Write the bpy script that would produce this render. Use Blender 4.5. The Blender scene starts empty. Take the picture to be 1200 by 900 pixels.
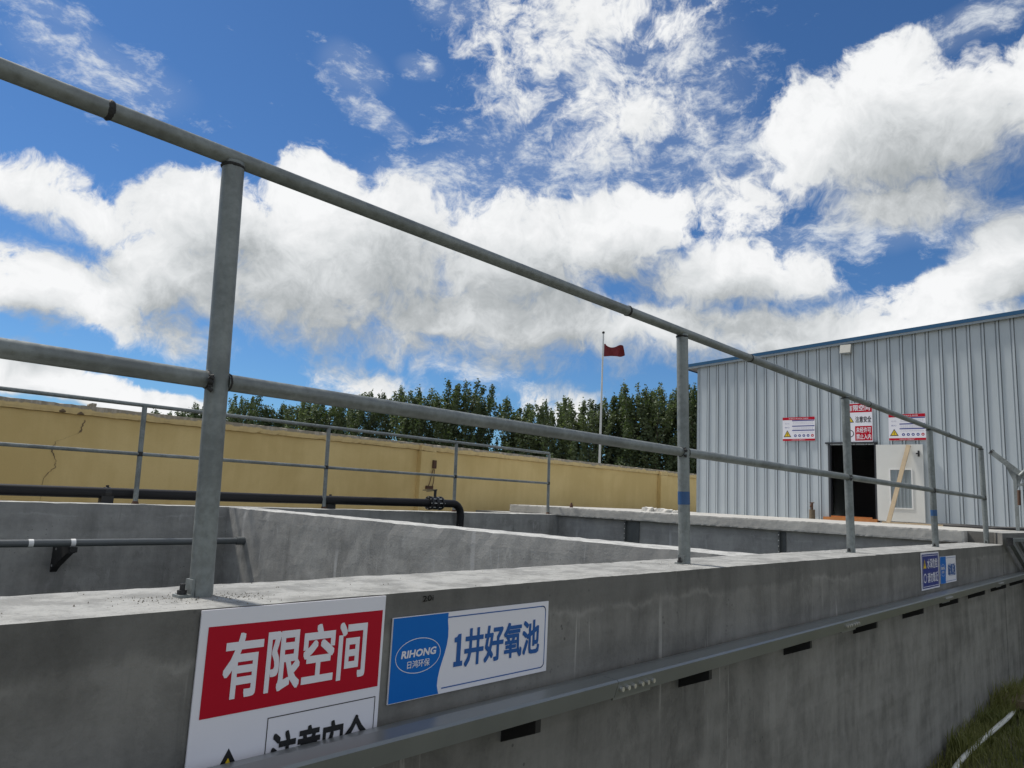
import bpy, bmesh, math, random
from mathutils import Vector, Matrix, noise
R = math.radians
random.seed(7)
SC = bpy.context.scene
COL = SC.collection

# ---------------------------------------------------------------- camera
cam_d = bpy.data.cameras.new('camera')
cam_d.sensor_fit = 'HORIZONTAL'; cam_d.sensor_width = 36.0
cam_d.lens = 855.67 / 1200 * 36.0
cam_d.clip_start = 0.05; cam_d.clip_end = 6000
cam = bpy.data.objects.new('camera', cam_d); COL.objects.link(cam)
r_, u_, f_ = Vector((0.67516, -0.73611, 0.04794)), Vector((-0.14438, -0.06813, 0.98717)), Vector((0.7234, 0.67343, 0.15227))
m = Matrix.Identity(4)
for i in range(3):
    m[i][0], m[i][1], m[i][2] = r_[i], u_[i], -f_[i]
m[0][3], m[1][3], m[2][3] = 0.0, 0.0, 0.2695
cam.matrix_world = m
SC.camera = cam

# ---------------------------------------------------------------- exposure
SC.view_settings.view_transform = 'Standard'
SC.view_settings.look = 'None'
SC.view_settings.exposure = 0.68
SC.view_settings.gamma = 1.0
SC.view_settings.use_curve_mapping = False
SC.cycles.use_denoising = True
SC.cycles.max_bounces = 4

# ---------------------------------------------------------------- sun
SUN_AZ, SUN_EL = R(104), R(57)
sun_dir = Vector((math.cos(SUN_EL) * math.cos(SUN_AZ), math.cos(SUN_EL) * math.sin(SUN_AZ), math.sin(SUN_EL)))
sd = bpy.data.lights.new('sun', 'SUN'); sd.energy = 2.4; sd.angle = R(5.0); sd.color = (1.0, 0.95, 0.87)
sun = bpy.data.objects.new('sun', sd); COL.objects.link(sun)
sun.rotation_euler = (-sun_dir).to_track_quat('-Z', 'Y').to_euler()
sun.location = (0, 0, 30)

# ---------------------------------------------------------------- world: sky and clouds
# cloud masses: (azimuth, elevation, half width, half height, tilt) in degrees
CUM = [(61.36, 15.41, 12.02, 5.38, -2.8), (66.24, 18.06, 5.18, 4.27, -2.8), (53.75, 17.92, 7.8, 5.52, -2.8), (43.42, 18.04, 9.25, 4.96, -2.8), (35.17, 19.55, 6.52, 3.59, -2.8), (26.49, 16.85, 8.28, 3.18, -2.8), (43.2, 13.76, 15.34, 3.34, -2.8), (25.22, 13.33, 14.01, 2.42, -2.8), (14.91, 25.55, 7.14, 5.42, -2.8), (10.06, 25.48, 4.91, 4.64, -2.8), (7.51, 17.52, 3.81, 3.0, -2.8), (76.39, 17.78, 6.13, 1.67, -16.8, 0.55), (78.2, 11.4, 3.3, 2.47, -2.8), (70.1, 14.06, 4.47, 3.58, -2.8), (73.37, 5.87, 10.98, 1.5, -8.8), (59.44, 21.93, 3.45, 2.82, -2.8), (32.16, 21.74, 3.53, 2.57, -2.8), (10.02, 15.36, 6.19, 2.25, 7.2), (19.87, 26.25, 4.14, 3.84, -2.8), (14.48, 29.77, 3.33, 2.78, -2.8), (13.94, 21.5, 6.33, 2.3, -2.8), (6.78, 26.31, 3.93, 3.93, -2.8), (73.57, 11.68, 4.34, 2.2, -2.8), (55.27, 8.17, 4.5, 1.87, -2.8, 0.5), (38.84, 7.6, 4.59, 1.39, -2.8, 0.5), (25.74, 22.21, 3.28, 2.11, -2.8, 0.5), (18.65, 12.18, 12.22, 2.14, 3.2), (37.2, 33.3, 6.5, 4.6, -25, 0.14), (33.5, 36.5, 5.5, 2.6, 0, 0.3), (12.0, 12.6, 12.0, 3.6, 6, 0.7), (47.0, 11.2, 9, 2.2, -3, 0.6), (75.5, 12.3, 6.5, 3.4, -4, 0.8), (69.0, 10.2, 5.0, 2.0, -4, 0.6)]   # the first fifteen also shade the rest
WISP = [(75.05, 26.79, 5.6, 2.2, -7.8), (57.33, 30.8, 2.6, 2.0, -12.8), (51.82, 31.92, 1.9, 0.95, -2.8), (55.5, 28.03, 3.3, 1.1, -24.8), (44.88, 30.65, 2.1, 0.95, -2.8), (38.0, 25.6, 11.5, 4.2, -2.8), (35.5, 32.0, 6.5, 5.0, -25), (34.5, 31.2, 9.5, 7.5, -12), (48.53, 35.57, 3.5, 1.3, -2.8), (79.53, 28.98, 3.6, 0.9, -2.8), (9.23, 31.5, 5.5, 1.2, 7.2), (17.35, 19.6, 10.74, 1.5, 0.2), (48.0, 22.6, 8.5, 3.9, -2.8), (27.5, 25.5, 6.0, 3.4, -2.8), (45.69, 9.29, 5.0, 0.9, -12.8)]


class NT:
    """small helper to wire node trees"""
    def __init__(self, tree): self.t = tree
    def n(self, typ, **kw):
        nd = self.t.nodes.new(typ)
        for k, v in kw.items(): setattr(nd, k, v)
        return nd
    def link(self, a, b): self.t.links.new(a, b)
    def _set(self, sock, v):
        if isinstance(v, bpy.types.NodeSocket): self.link(v, sock)
        else: sock.default_value = v
    def math(self, op, a, b=0.0, c=0.0, clamp=False):
        nd = self.n('ShaderNodeMath', operation=op, use_clamp=clamp)
        for s, v in zip(nd.inputs, (a, b, c)): self._set(s, v)
        return nd.outputs[0]
    def vmath(self, op, a, b=(0, 0, 0), scale=None):
        nd = self.n('ShaderNodeVectorMath', operation=op)
        self._set(nd.inputs[0], a); self._set(nd.inputs[1], b)
        if scale is not None: self._set(nd.inputs['Scale'], scale)
        return nd.outputs['Value'] if op in ('LENGTH', 'DOT_PRODUCT', 'DISTANCE') else nd.outputs[0]
    def noise(self, vec, scale, detail=4.0, rough=0.55, dist=0.0, color=False, ntype='FBM'):
        nd = self.n('ShaderNodeTexNoise'); nd.noise_type = ntype
        self._set(nd.inputs['Vector'], vec); self._set(nd.inputs['Scale'], scale)
        nd.inputs['Detail'].default_value = detail; nd.inputs['Roughness'].default_value = rough
        nd.inputs['Distortion'].default_value = dist
        return nd.outputs['Color'] if color else nd.outputs[0]
    def map(self, vec, loc=(0, 0, 0), rot=(0, 0, 0), scale=(1, 1, 1), typ='POINT'):
        nd = self.n('ShaderNodeMapping', vector_type=typ)
        self._set(nd.inputs[0], vec); nd.inputs[1].default_value = loc; nd.inputs[2].default_value = rot; nd.inputs[3].default_value = scale
        return nd.outputs[0]
    def rng(self, v, a, b, c=0.0, d=1.0, smooth=True):
        nd = self.n('ShaderNodeMapRange'); nd.interpolation_type = 'SMOOTHSTEP' if smooth else 'LINEAR'
        self._set(nd.inputs[0], v)
        for i, x in enumerate((a, b, c, d)): self._set(nd.inputs[i + 1], x)
        return nd.outputs[0]
    def mix(self, fac, a, b, blend='MIX'):
        nd = self.n('ShaderNodeMix', data_type='RGBA', blend_type=blend)
        self._set(nd.inputs[0], fac)
        for s, v in ((nd.inputs[6], a), (nd.inputs[7], b)):
            self._set(s, v if isinstance(v, bpy.types.NodeSocket) else (v[0], v[1], v[2], 1.0))
        return nd.outputs[2]
    def ramp(self, fac, stops):
        nd = self.n('ShaderNodeValToRGB'); self._set(nd.inputs[0], fac)
        e = nd.color_ramp.elements
        while len(e) < len(stops): e.new(0.5)
        for el, (p, c) in zip(e, stops): el.position = p; el.color = (c[0], c[1], c[2], 1)
        return nd.outputs[0]


def blob_chain(N, vec, blobs):
    """union of soft ellipses on the sky: 1 at a centre, 0 at the rim, negative outside"""
    acc = None
    for az, el, hw, hh, tilt, *gain in blobs:
        a, e = R(az), R(el)
        c = Vector((math.cos(e) * math.cos(a), math.cos(e) * math.sin(a), math.sin(e)))
        e1 = Vector((math.sin(a), -math.cos(a), 0)); e2 = e1.cross(c)
        t = R(tilt); a1 = e1 * math.cos(t) + e2 * math.sin(t); a2 = -e1 * math.sin(t) + e2 * math.cos(t)
        u = N.vmath('DOT_PRODUCT', vec, tuple(a1 / math.sin(R(hw)))); w = N.vmath('DOT_PRODUCT', vec, tuple(a2 / math.sin(R(hh))))
        d = N.math('SUBTRACT', 1.0, N.math('MULTIPLY_ADD', u, u, N.math('MULTIPLY', w, w)))
        if gain: d = N.math('MULTIPLY', d, gain[0])
        acc = d if acc is None else N.math('MAXIMUM', acc, d)
    return acc


def build_world():
    w = bpy.data.worlds.new('World'); SC.world = w; w.use_nodes = True
    w.node_tree.nodes.clear()
    N = NT(w.node_tree)
    out, bg = N.n('ShaderNodeOutputWorld'), N.n('ShaderNodeBackground')
    sky = N.n('ShaderNodeTexSky', sky_type='NISHITA')
    sky.sun_disc = False; sky.sun_elevation = SUN_EL; sky.sun_rotation = R(90) - SUN_AZ
    sky.altitude = 300; sky.air_density = 1.0; sky.dust_density = 0.2; sky.ozone_density = 3.0
    tc = N.n('ShaderNodeTexCoord'); v = tc.outputs['Generated']
    warp = N.vmath('SUBTRACT', N.noise(v, 7.5, 3.0, 0.6, color=True), (0.5, 0.5, 0.5))
    vw = N.vmath('ADD', v, N.vmath('SCALE', warp, scale=0.085))
    dv = N.vmath('DOT_PRODUCT', v, tuple(f_))
    inside = N.rng(dv, math.cos(R(54)), math.cos(R(42)))
    behind = N.math('MULTIPLY', N.rng(dv, 0.45, 0.2), 6.0)
    low = N.noise(v, 2.4, 2.0, 0.5)
    gen = N.math('SUBTRACT', N.math('MULTIPLY', N.math('SUBTRACT', low, 0.43), 5.0), N.math('MULTIPLY', inside, 5.0))
    vw2 = N.vmath('ADD', vw, tuple((sun_dir - f_ * sun_dir.dot(f_)).normalized() * 0.055))
    vw3 = N.vmath('ADD', vw, tuple((sun_dir - f_ * sun_dir.dot(f_)).normalized() * 0.016))
    def base(vec, blobs):
        b_ = N.math('MAXIMUM', N.math('SUBTRACT', blob_chain(N, vec, blobs), behind), -2.5)
        return N.math('MAXIMUM', b_, gen)      # broken cumulus goes on round the rest of the sky
    B1 = base(vw, CUM); B2 = base(vw2, CUM[:15])
    fb = N.math('SUBTRACT', N.noise(vw, 12.0, 7.0, 0.70), 0.5)
    puff = N.math('ABSOLUTE', N.math('SUBTRACT', N.noise(vw, 26.0, 4.0, 0.6), 0.5))
    fb2 = N.math('SUBTRACT', N.noise(vw3, 12.0, 5.0, 0.69), 0.5)
    F = N.math('ADD', B1, N.math('SUBTRACT', N.math('MULTIPLY', fb, 2.7), N.math('MULTIPLY', puff, 1.7)))
    # crisp towards the sun, dissolving on the far side
    away = N.math('SUBTRACT', N.math('MAXIMUM', B1, -0.6), N.math('MAXIMUM', B2, -0.6))
    alpha = N.rng(F, -0.36, N.rng(away, -0.5, 0.6, 1.05, 0.24, smooth=False))
    # bright where turned to the sun, grey where thick cloud lies between
    s1_ = N.math('MULTIPLY', away, 0.42)
    s2_ = N.math('MULTIPLY', N.math('SUBTRACT', fb, fb2), 1.15)
    s3_ = N.math('MULTIPLY', N.math('MAXIMUM', N.math('ADD', B2, N.math('MULTIPLY', fb2, 0.8)), 0.0), -0.66)
    lit = N.math('ADD', N.math('ADD', s1_, s2_), N.math('SUBTRACT', s3_, N.math('MULTIPLY', puff, 0.95)))
    # cloud across the sky from the sun shows its sunlit side
    lit = N.math('ADD', lit, N.rng(N.vmath('DOT_PRODUCT', v, tuple(sun_dir)), 0.25, -0.35, 0.0, 0.75))
    ccol = N.ramp(N.rng(lit, -0.95, 0.52, smooth=False), [(0.0, (2.45, 2.62, 2.70)), (0.22, (3.15, 3.31, 3.40)), (0.5, (4.35, 4.5, 4.58)), (0.78, (5.2, 5.29, 5.35)), (1.0, (5.85, 5.9, 5.95))])
    # thin high cloud, combed and mottled
    vs = N.vmath('ADD', v, N.vmath('SCALE', warp, scale=0.04))
    wb = N.math('MAXIMUM', N.math('SUBTRACT', blob_chain(N, vs, WISP), behind), -1.5)
    wb = N.math('MAXIMUM', wb, N.math('MULTIPLY', gen, 0.8))
    wn = N.noise(N.vmath('MULTIPLY', vs, (1.0, 1.0, 2.2)), 24.0, 5.0, 0.70, 0.0)
    wf = N.math('ADD', wb, N.math('ADD', N.math('MULTIPLY', N.math('SUBTRACT', wn, 0.50), 9.0), N.math('MULTIPLY', fb, 2.5)))
    walpha = N.math('ADD', N.math('MULTIPLY', N.rng(wf, -0.1, 3.2), 0.82), N.math('MULTIPLY', N.rng(wb, -0.3, 1.0), 0.10))
    skyc = N.mix(1.0, sky.outputs[0], (0.285, 0.445, 0.60), 'MULTIPLY')
    c1 = N.mix(walpha, skyc, (4.7, 4.95, 5.2))
    c2 = N.mix(alpha, c1, ccol)
    N.link(c2, bg.inputs[0]); bg.inputs[1].default_value = 0.1
    N.link(bg.outputs[0], out.inputs[0])
    w.cycles.sampling_method = 'MANUAL'; w.cycles.sample_map_resolution = 512
build_world()


# ---------------------------------------------------------------- materials
MATS = {}
def new_mat(name):
    mt = bpy.data.materials.new(name); mt.use_nodes = True; MATS[name] = mt
    N = NT(mt.node_tree); b = mt.node_tree.nodes['Principled BSDF']
    return mt, N, b
def pos(N): return N.n('ShaderNodeNewGeometry').outputs['Position']
def bump(N, b, h, strength=0.3, dist=0.01):
    nd = N.n('ShaderNodeBump'); nd.inputs['Strength'].default_value = strength; nd.inputs['Distance'].default_value = dist
    N.link(h, nd.inputs['Height']); N.link(nd.outputs[0], b.inputs['Normal'])

def plain(name, col, rough=0.6, metal=0.0, var=0.12, scale=30.0, bumpk=0.0, spec=0.5):
    mt, N, b = new_mat(name)
    p = pos(N)
    n1 = N.noise(p, scale, 5.0, 0.6); n2 = N.noise(p, scale * 0.13, 3.0)
    k = N.math('ADD', N.math('MULTIPLY', N.math('SUBTRACT', n1, 0.5), var * 1.4), N.math('MULTIPLY', N.math('SUBTRACT', n2, 0.5), var * 1.6))
    c = N.mix(1.0, col, N.vmath('ADD', (1, 1, 1), N.vmath('SCALE', (1, 1, 1), scale=k)), 'MULTIPLY')
    N.link(c, b.inputs['Base Color']); b.inputs['Metallic'].default_value = metal
    N.link(N.math('ADD', rough, N.math('MULTIPLY', N.math('SUBTRACT', n1, 0.5), 0.25), clamp=True), b.inputs['Roughness'])
    b.inputs['Specular IOR Level'].default_value = spec
    if bumpk: bump(N, b, n1, bumpk, 0.01)
    return mt

def concrete(name, dark, light, band=None, band_z=-0.1, streak=0.5, white=0.35, top=None, seams=None, tone_x=None):
    """cement render: blotches, run marks, ragged lift line near the top, lime bloom; `top` is the paler trowelled top"""
    mt, N, b = new_mat(name)
    p = pos(N)
    sep = N.n('ShaderNodeSeparateXYZ'); N.link(p, sep.inputs[0])
    big = N.noise(p, 1.4, 7.0, 0.68, 0.6); mid = N.noise(p, 6.0, 8.0, 0.70, 0.5); fine = N.noise(p, 60.0, 4.0, 0.6)
    run = N.noise(N.map(p, scale=(2.6, 2.6, 0.42)), 2.0, 7.0, 0.62, 0.5)
    hz = N.noise(N.map(p, scale=(0.35, 0.35, 5.0)), 2.0, 4.0, 0.6, 0.3)
    k = N.math('ADD', N.math('MULTIPLY', big, 0.42), N.math('MULTIPLY', mid, 0.30))
    k = N.math('ADD', k, N.math('MULTIPLY', run, 0.28 * streak / 0.5))
    k = N.rng(N.math('ADD', k, N.math('MULTIPLY', hz, 0.16)), 0.42, 0.74)
    c = N.mix(k, dark, light)
    c = N.mix(N.math('MULTIPLY', N.rng(fine, 0.45, 0.75), 0.16), c, light)
    vo = N.n('ShaderNodeTexVoronoi'); vo.inputs['Scale'].default_value = 26.0; N.link(p, vo.inputs['Vector'])
    pin = N.math('MULTIPLY', N.rng(vo.outputs['Distance'], 0.16, 0.10), N.rng(N.noise(p, 3.0, 3.0), 0.52, 0.62))
    c = N.mix(N.math('MULTIPLY', pin, 0.6), c, tuple(x * 0.45 for x in dark))
    st_ = N.math('MULTIPLY', N.rng(N.noise(N.map(p, scale=(1.0, 1.0, 0.6)), 2.4, 10.0, 0.74, 0.3), 0.535, 0.57), N.rng(N.noise(p, 0.8, 3.0), 0.40, 0.62))
    c = N.mix(N.math('MULTIPLY', st_, 0.34), c, tuple(x * 0.7 for x in dark))
    # dark water runs and drips of lime
    wr = N.noise(N.map(p, scale=(15.0, 15.0, 0.7)), 1.0, 6.0, 0.66, 0.6)
    c = N.mix(N.math('MULTIPLY', N.math('MULTIPLY', N.rng(wr, 0.56, 0.70), N.rng(N.noise(p, 1.3, 4.0, 0.6), 0.46, 0.60)), 0.45), c, tuple(x * 0.62 for x in dark))
    dr = N.noise(N.map(p, scale=(26.0, 26.0, 1.6)), 1.0, 4.0, 0.62, 0.5)
    dm = N.rng(N.noise(p, 1.7, 3.0, 0.5), 0.50, 0.68)
    lm = N.math('MULTIPLY', N.math('MULTIPLY', N.rng(dr, 0.60, 0.70), dm), white)
    lc = tuple(min(0.55, x * 1.7) for x in light)
    c = N.mix(lm, c, lc)
    if band is not None:
        edge = N.math('ADD', band_z, N.math('MULTIPLY', N.math('SUBTRACT', N.noise(N.map(p, scale=(1, 1, 0.3)), 4.0, 9.0, 0.74), 0.5), 0.15))
        d = N.math('SUBTRACT', sep.outputs[2], edge)
        bm_ = N.rng(d, -0.012, 0.02)
        c = N.mix(N.math('MULTIPLY', bm_, 0.5), c, N.mix(k, tuple(x * 0.9 for x in band), tuple(x * 1.25 for x in band)))
        rim = N.math('MULTIPLY', N.rng(N.math('ABSOLUTE', N.math('ADD', d, 0.012)), 0.016, 0.0), N.rng(N.noise(p, 3.3, 5.0, 0.65), 0.46, 0.64))
        c = N.mix(N.math('MULTIPLY', rim, white * 0.3), c, lc)
    if seams:
        axis, period, off = seams
        s = N.math('MODULO', N.math('ADD', sep.outputs[axis], off), period)
        sw = N.math('ADD', s, N.math('MULTIPLY', N.math('SUBTRACT', N.noise(p, 6.0, 3.0), 0.5), 0.06))
        sm = N.rng(N.math('ABSOLUTE', N.math('SUBTRACT', sw, period * 0.5)), 0.03, 0.012)
        sm = N.math('MULTIPLY', sm, N.rng(N.noise(p, 3.1, 4.0), 0.35, 0.6))
        c = N.mix(N.math('MULTIPLY', sm, 0.55), c, lc)
    if tone_x is not None:  # the next shuttering panel came out paler
        tx = N.math('ADD', sep.outputs[0], N.math('MULTIPLY', N.math('SUBTRACT', N.noise(p, 4.0, 4.0), 0.5), 0.10))
        tm = N.math('MULTIPLY', N.rng(tx, tone_x - 0.03, tone_x + 0.03), N.rng(sep.outputs[2], -0.30, -0.36))
        c = N.mix(N.math('MULTIPLY', tm, 0.55), c, N.mix(k, tuple(x * 1.25 for x in dark), tuple(x * 1.35 for x in light)))
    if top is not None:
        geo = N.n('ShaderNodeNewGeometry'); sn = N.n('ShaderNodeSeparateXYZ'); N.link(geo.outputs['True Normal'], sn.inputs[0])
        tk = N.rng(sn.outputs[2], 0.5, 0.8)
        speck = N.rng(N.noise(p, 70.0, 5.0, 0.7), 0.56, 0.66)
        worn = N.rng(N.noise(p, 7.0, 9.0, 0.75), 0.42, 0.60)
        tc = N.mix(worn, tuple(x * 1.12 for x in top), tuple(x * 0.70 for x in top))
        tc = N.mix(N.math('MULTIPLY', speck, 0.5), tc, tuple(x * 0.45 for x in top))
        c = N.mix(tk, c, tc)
    N.link(c, b.inputs['Base Color'])
    N.link(N.rng(mid, 0.3, 0.7, 0.72, 0.92), b.inputs['Roughness'])
    b.inputs['Specular IOR Level'].default_value = 0.35
    h = N.math('ADD', N.math('MULTIPLY', mid, 0.6), N.math('MULTIPLY', fine, 0.25))
    bump(N, b, h, 0.5, 0.014)
    return mt

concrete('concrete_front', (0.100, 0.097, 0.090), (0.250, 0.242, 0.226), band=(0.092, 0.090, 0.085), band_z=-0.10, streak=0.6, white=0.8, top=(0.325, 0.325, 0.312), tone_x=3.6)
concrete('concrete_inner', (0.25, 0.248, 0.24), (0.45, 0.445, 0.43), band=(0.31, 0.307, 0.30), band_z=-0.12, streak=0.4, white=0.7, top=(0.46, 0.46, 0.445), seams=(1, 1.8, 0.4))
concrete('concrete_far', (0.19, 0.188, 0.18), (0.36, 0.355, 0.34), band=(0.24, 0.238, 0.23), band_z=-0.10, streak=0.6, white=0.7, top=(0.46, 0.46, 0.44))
concrete('platform_concrete', (0.42, 0.41, 0.385), (0.64, 0.625, 0.585), streak=0.2, white=0.1)

def galv(name, col, rust=0.3, metal=0.35, r0=0.42, r1=0.66):
    mt, N, b = new_mat(name)
    p = pos(N)
    n1 = N.noise(p, 45.0, 5.0, 0.65); n2 = N.noise(p, 6.0, 4.0, 0.55); n3 = N.noise(N.map(p, scale=(1, 1, 1)), 120.0, 3.0)
    k = N.math('ADD', N.math('MULTIPLY', n1, 0.5), N.math('MULTIPLY', n2, 0.5))
    c = N.mix(N.rng(k, 0.36, 0.64), tuple(x * 0.72 for x in col), tuple(x * 1.22 for x in col))
    sp = N.math('MULTIPLY', N.rng(n3, 0.66, 0.74), N.rng(n2, 0.45, 0.6))
    c = N.mix(N.math('MULTIPLY', sp, rust), c, (0.10, 0.055, 0.03))
    N.link(c, b.inputs['Base Color'])
    b.inputs['Metallic'].default_value = metal
    N.link(N.rng(n1, 0.3, 0.7, r0, r1), b.inputs['Roughness'])
    bump(N, b, n1, 0.12, 0.004)
    return mt
galv('galvanised', (0.215, 0.235, 0.233))
plain('beam_steel', (0.235, 0.25, 0.25), 0.34, 0.40, 0.2, 9)
plain('weld', (0.035, 0.035, 0.036), 0.65, 0.3, 0.5, 90, 0.6)
plain('bracket_black', (0.012, 0.012, 0.013), 0.55, 0.0, 0.3, 40)
plain('bolt_zinc', (0.62, 0.62, 0.60), 0.35, 0.7, 0.2, 60)
plain('blue_tape', (0.03, 0.095, 0.24), 0.45, 0.0, 0.3, 40)
plain('hdpe', (0.010, 0.010, 0.012), 0.55, 0.0, 0.35, 12, spec=0.3)
plain('cast_iron', (0.02, 0.021, 0.023), 0.5, 0.2, 0.3, 30)
plain('guide_steel', (0.10, 0.107, 0.107), 0.6, 0.2, 0.4, 20)
plain('pvc_grey', (0.10, 0.11, 0.115), 0.45, 0.0, 0.15, 20)
plain('clamp_white', (0.75, 0.75, 0.74), 0.5)
plain('sign_white', (0.80, 0.79, 0.85), 0.42, 0, 0.05, 6, spec=0.3)
plain('sign_red', (0.46, 0.004, 0.022), 0.42, 0, 0.06, 6, spec=0.2)
plain('sign_black', (0.012, 0.012, 0.014), 0.45, 0, 0.05, 6)
plain('sign_blue', (0.004, 0.145, 0.53), 0.42, 0, 0.06, 6, spec=0.2)
plain('sign_navy', (0.02, 0.035, 0.24), 0.38, 0, 0.06, 6)
plain('sign_textblue', (0.008, 0.10, 0.36), 0.4, 0, 0.06, 6)
plain('sign_yellow', (0.75, 0.52, 0.02), 0.4, 0, 0.06, 6)
plain('sign_grey', (0.45, 0.45, 0.55), 0.4, 0, 0.1, 60)
plain('plywood', (0.45, 0.35, 0.23), 0.7, 0, 0.3, 14, 0.1)
plain('orange_board', (0.45, 0.17, 0.045), 0.6, 0, 0.3, 20)
plain('door_cream', (0.66, 0.66, 0.63), 0.5, 0, 0.08, 5)
plain('door_dark', (0.03, 0.033, 0.04), 0.5, 0, 0.2, 10)
plain('roof_blue', (0.014, 0.09, 0.20), 0.45, 0, 0.15, 8)
plain('trim_steel', (0.30, 0.34, 0.37), 0.45, 0.2, 0.12, 10)
plain('soffit', (0.16, 0.15, 0.16), 0.6, 0, 0.1, 8)
plain('dark_hose', (0.02, 0.02, 0.022), 0.6)
plain('brown_stub', (0.13, 0.10, 0.065), 0.8, 0, 0.4, 40)
plain('white_hose', (0.72, 0.72, 0.68), 0.5, 0, 0.25, 25)
plain('flag_red', (0.17, 0.015, 0.022), 0.75, 0, 0.2, 6)
plain('pole_paint', (0.62, 0.63, 0.64), 0.45, 0.2, 0.1, 6)
plain('lamp_box', (0.42, 0.42, 0.39), 0.5, 0, 0.1, 12)
plain('old_timber', (0.20, 0.15, 0.09), 0.85, 0, 0.45, 25, 0.4)
plain('room_wall', (0.10, 0.10, 0.10), 0.8, 0, 0.2, 4)
plain('debris', (0.20, 0.18, 0.15), 0.9, 0, 0.6, 60)
plain('rubble_white', (0.66, 0.64, 0.60), 0.9, 0, 0.25, 20, 0.5)
plain('water', (0.03, 0.04, 0.03), 0.08, 0, 0.1, 2)
plain('crack', (0.17, 0.12, 0.07), 0.9)
plain('rust', (0.09, 0.045, 0.028), 0.85, 0, 0.4, 40)

def mat_yellow():
    mt, N, b = new_mat('yellow_render')
    p = pos(N); sep = N.n('ShaderNodeSeparateXYZ'); N.link(p, sep.inputs[0])
    big = N.noise(p, 0.7, 5.0, 0.6, 0.3); run = N.noise(N.map(p, scale=(3.0, 3.0, 0.3)), 2.0, 5.0, 0.6); fine = N.noise(p, 40, 4.0)
    k = N.math('ADD', N.math('MULTIPLY', big, 0.75), N.math('MULTIPLY', run, 0.25))
    c = N.mix(N.rng(k, 0.38, 0.66), (0.60, 0.44, 0.185), (0.71, 0.54, 0.25))
    c = N.mix(N.math('MULTIPLY', N.rng(fine, 0.5, 0.75), 0.18), c, (0.46, 0.34, 0.16))
    N.link(c, b.inputs['Base Color']); b.inputs['Roughness'].default_value = 0.9
    bump(N, b, fine, 0.2, 0.006)
mat_yellow()
def mat_coping():
    mt, N, b = new_mat('coping_weathered')
    p = pos(N); sep = N.n('ShaderNodeSeparateXYZ'); N.link(p, sep.inputs[0])
    n1 = N.noise(p, 3.0, 7.0, 0.68, 0.4); n2 = N.noise(N.map(p, scale=(6, 6, 1)), 2.0, 5.0, 0.6)
    worn = N.rng(N.math('ADD', N.math('SUBTRACT', sep.outputs[2], 1.165), N.math('MULTIPLY', N.math('SUBTRACT', n1, 0.5), 0.16)), -0.012, 0.012)
    c = N.mix(N.rng(n2, 0.4, 0.65), (0.66, 0.50, 0.24), (0.60, 0.45, 0.22))
    c = N.mix(worn, c, N.mix(N.rng(n2, 0.42, 0.66), (0.30, 0.26, 0.20), (0.48, 0.42, 0.34)))
    N.link(c, b.inputs['Base Color']); b.inputs['Roughness'].default_value = 0.95
    bump(N, b, n1, 0.4, 0.015)
mat_coping()
def mat_cladding():
    mt, N, b = new_mat('steel_cladding')
    p = pos(N)
    n1 = N.noise(N.map(p, scale=(1, 1, 0.25)), 2.5, 5.0, 0.6); n2 = N.noise(p, 22.0, 4.0, 0.6)
    oi = N.n('ShaderNodeObjectInfo')
    k = N.math('ADD', N.math('MULTIPLY', n1, 0.8), N.math('MULTIPLY', oi.outputs['Random'], 0.25))
    c = N.mix(N.rng(k, 0.3, 0.85), (0.43, 0.48, 0.515), (0.52, 0.565, 0.595))
    N.link(c, b.inputs['Base Color'])
    N.link(N.rng(n2, 0.3, 0.7, 0.34, 0.5), b.inputs['Roughness'])
    b.inputs['Metallic'].default_value = 0.1
    bump(N, b, N.noise(p, 3.5, 3.0), 0.12, 0.02)
mat_cladding()
def mat_leaf(name, a, b_):
    mt, N, b = new_mat(name)
    p = pos(N); oi = N.n('ShaderNodeObjectInfo')
    k = N.math('ADD', N.math('MULTIPLY', N.noise(p, 1.3, 4.0, 0.6), 0.7), N.math('MULTIPLY', oi.outputs['Random'], 0.35))
    c = N.mix(N.rng(k, 0.25, 0.85), a, b_)
    N.link(c, b.inputs['Base Color']); b.inputs['Roughness'].default_value = 0.6
    b.inputs['Specular IOR Level'].default_value = 0.3
    tr = N.n('ShaderNodeBsdfTranslucent'); N.link(N.mix(1.0, c, (1.2, 1.4, 0.6), 'MULTIPLY'), tr.inputs[0])
    ms = N.n('ShaderNodeMixShader'); ms.inputs[0].default_value = 0.22
    out = mt.node_tree.nodes['Material Output']
    N.link(b.outputs[0], ms.inputs[1]); N.link(tr.outputs[0], ms.inputs[2]); N.link(ms.outputs[0], out.inputs[0])
mat_leaf('poplar_leaf', (0.070, 0.098, 0.050), (0.175, 0.212, 0.120))
mat_leaf('grass_blade', (0.11, 0.145, 0.04), (0.27, 0.25, 0.10))
plain('bark', (0.12, 0.11, 0.09), 0.9, 0, 0.4, 12, 0.4)
def mat_ground():
    mt, N, b = new_mat('soil')
    p = pos(N)
    c = N.mix(N.rng(N.noise(p, 2.5, 7.0, 0.65), 0.4, 0.62), (0.15, 0.13, 0.09), (0.085, 0.095, 0.04))
    N.link(c, b.inputs['Base Color']); b.inputs['Roughness'].default_value = 0.95
    bump(N, b, N.noise(p, 30, 5.0), 0.6, 0.03)
mat_ground()
def mat_glass():
    mt, N, b = new_mat('window_glass')
    b.inputs['Base Color'].default_value = (0.28, 0.32, 0.34, 1); b.inputs['Roughness'].default_value = 0.12
    b.inputs['Specular IOR Level'].default_value = 0.8
mat_glass()


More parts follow.
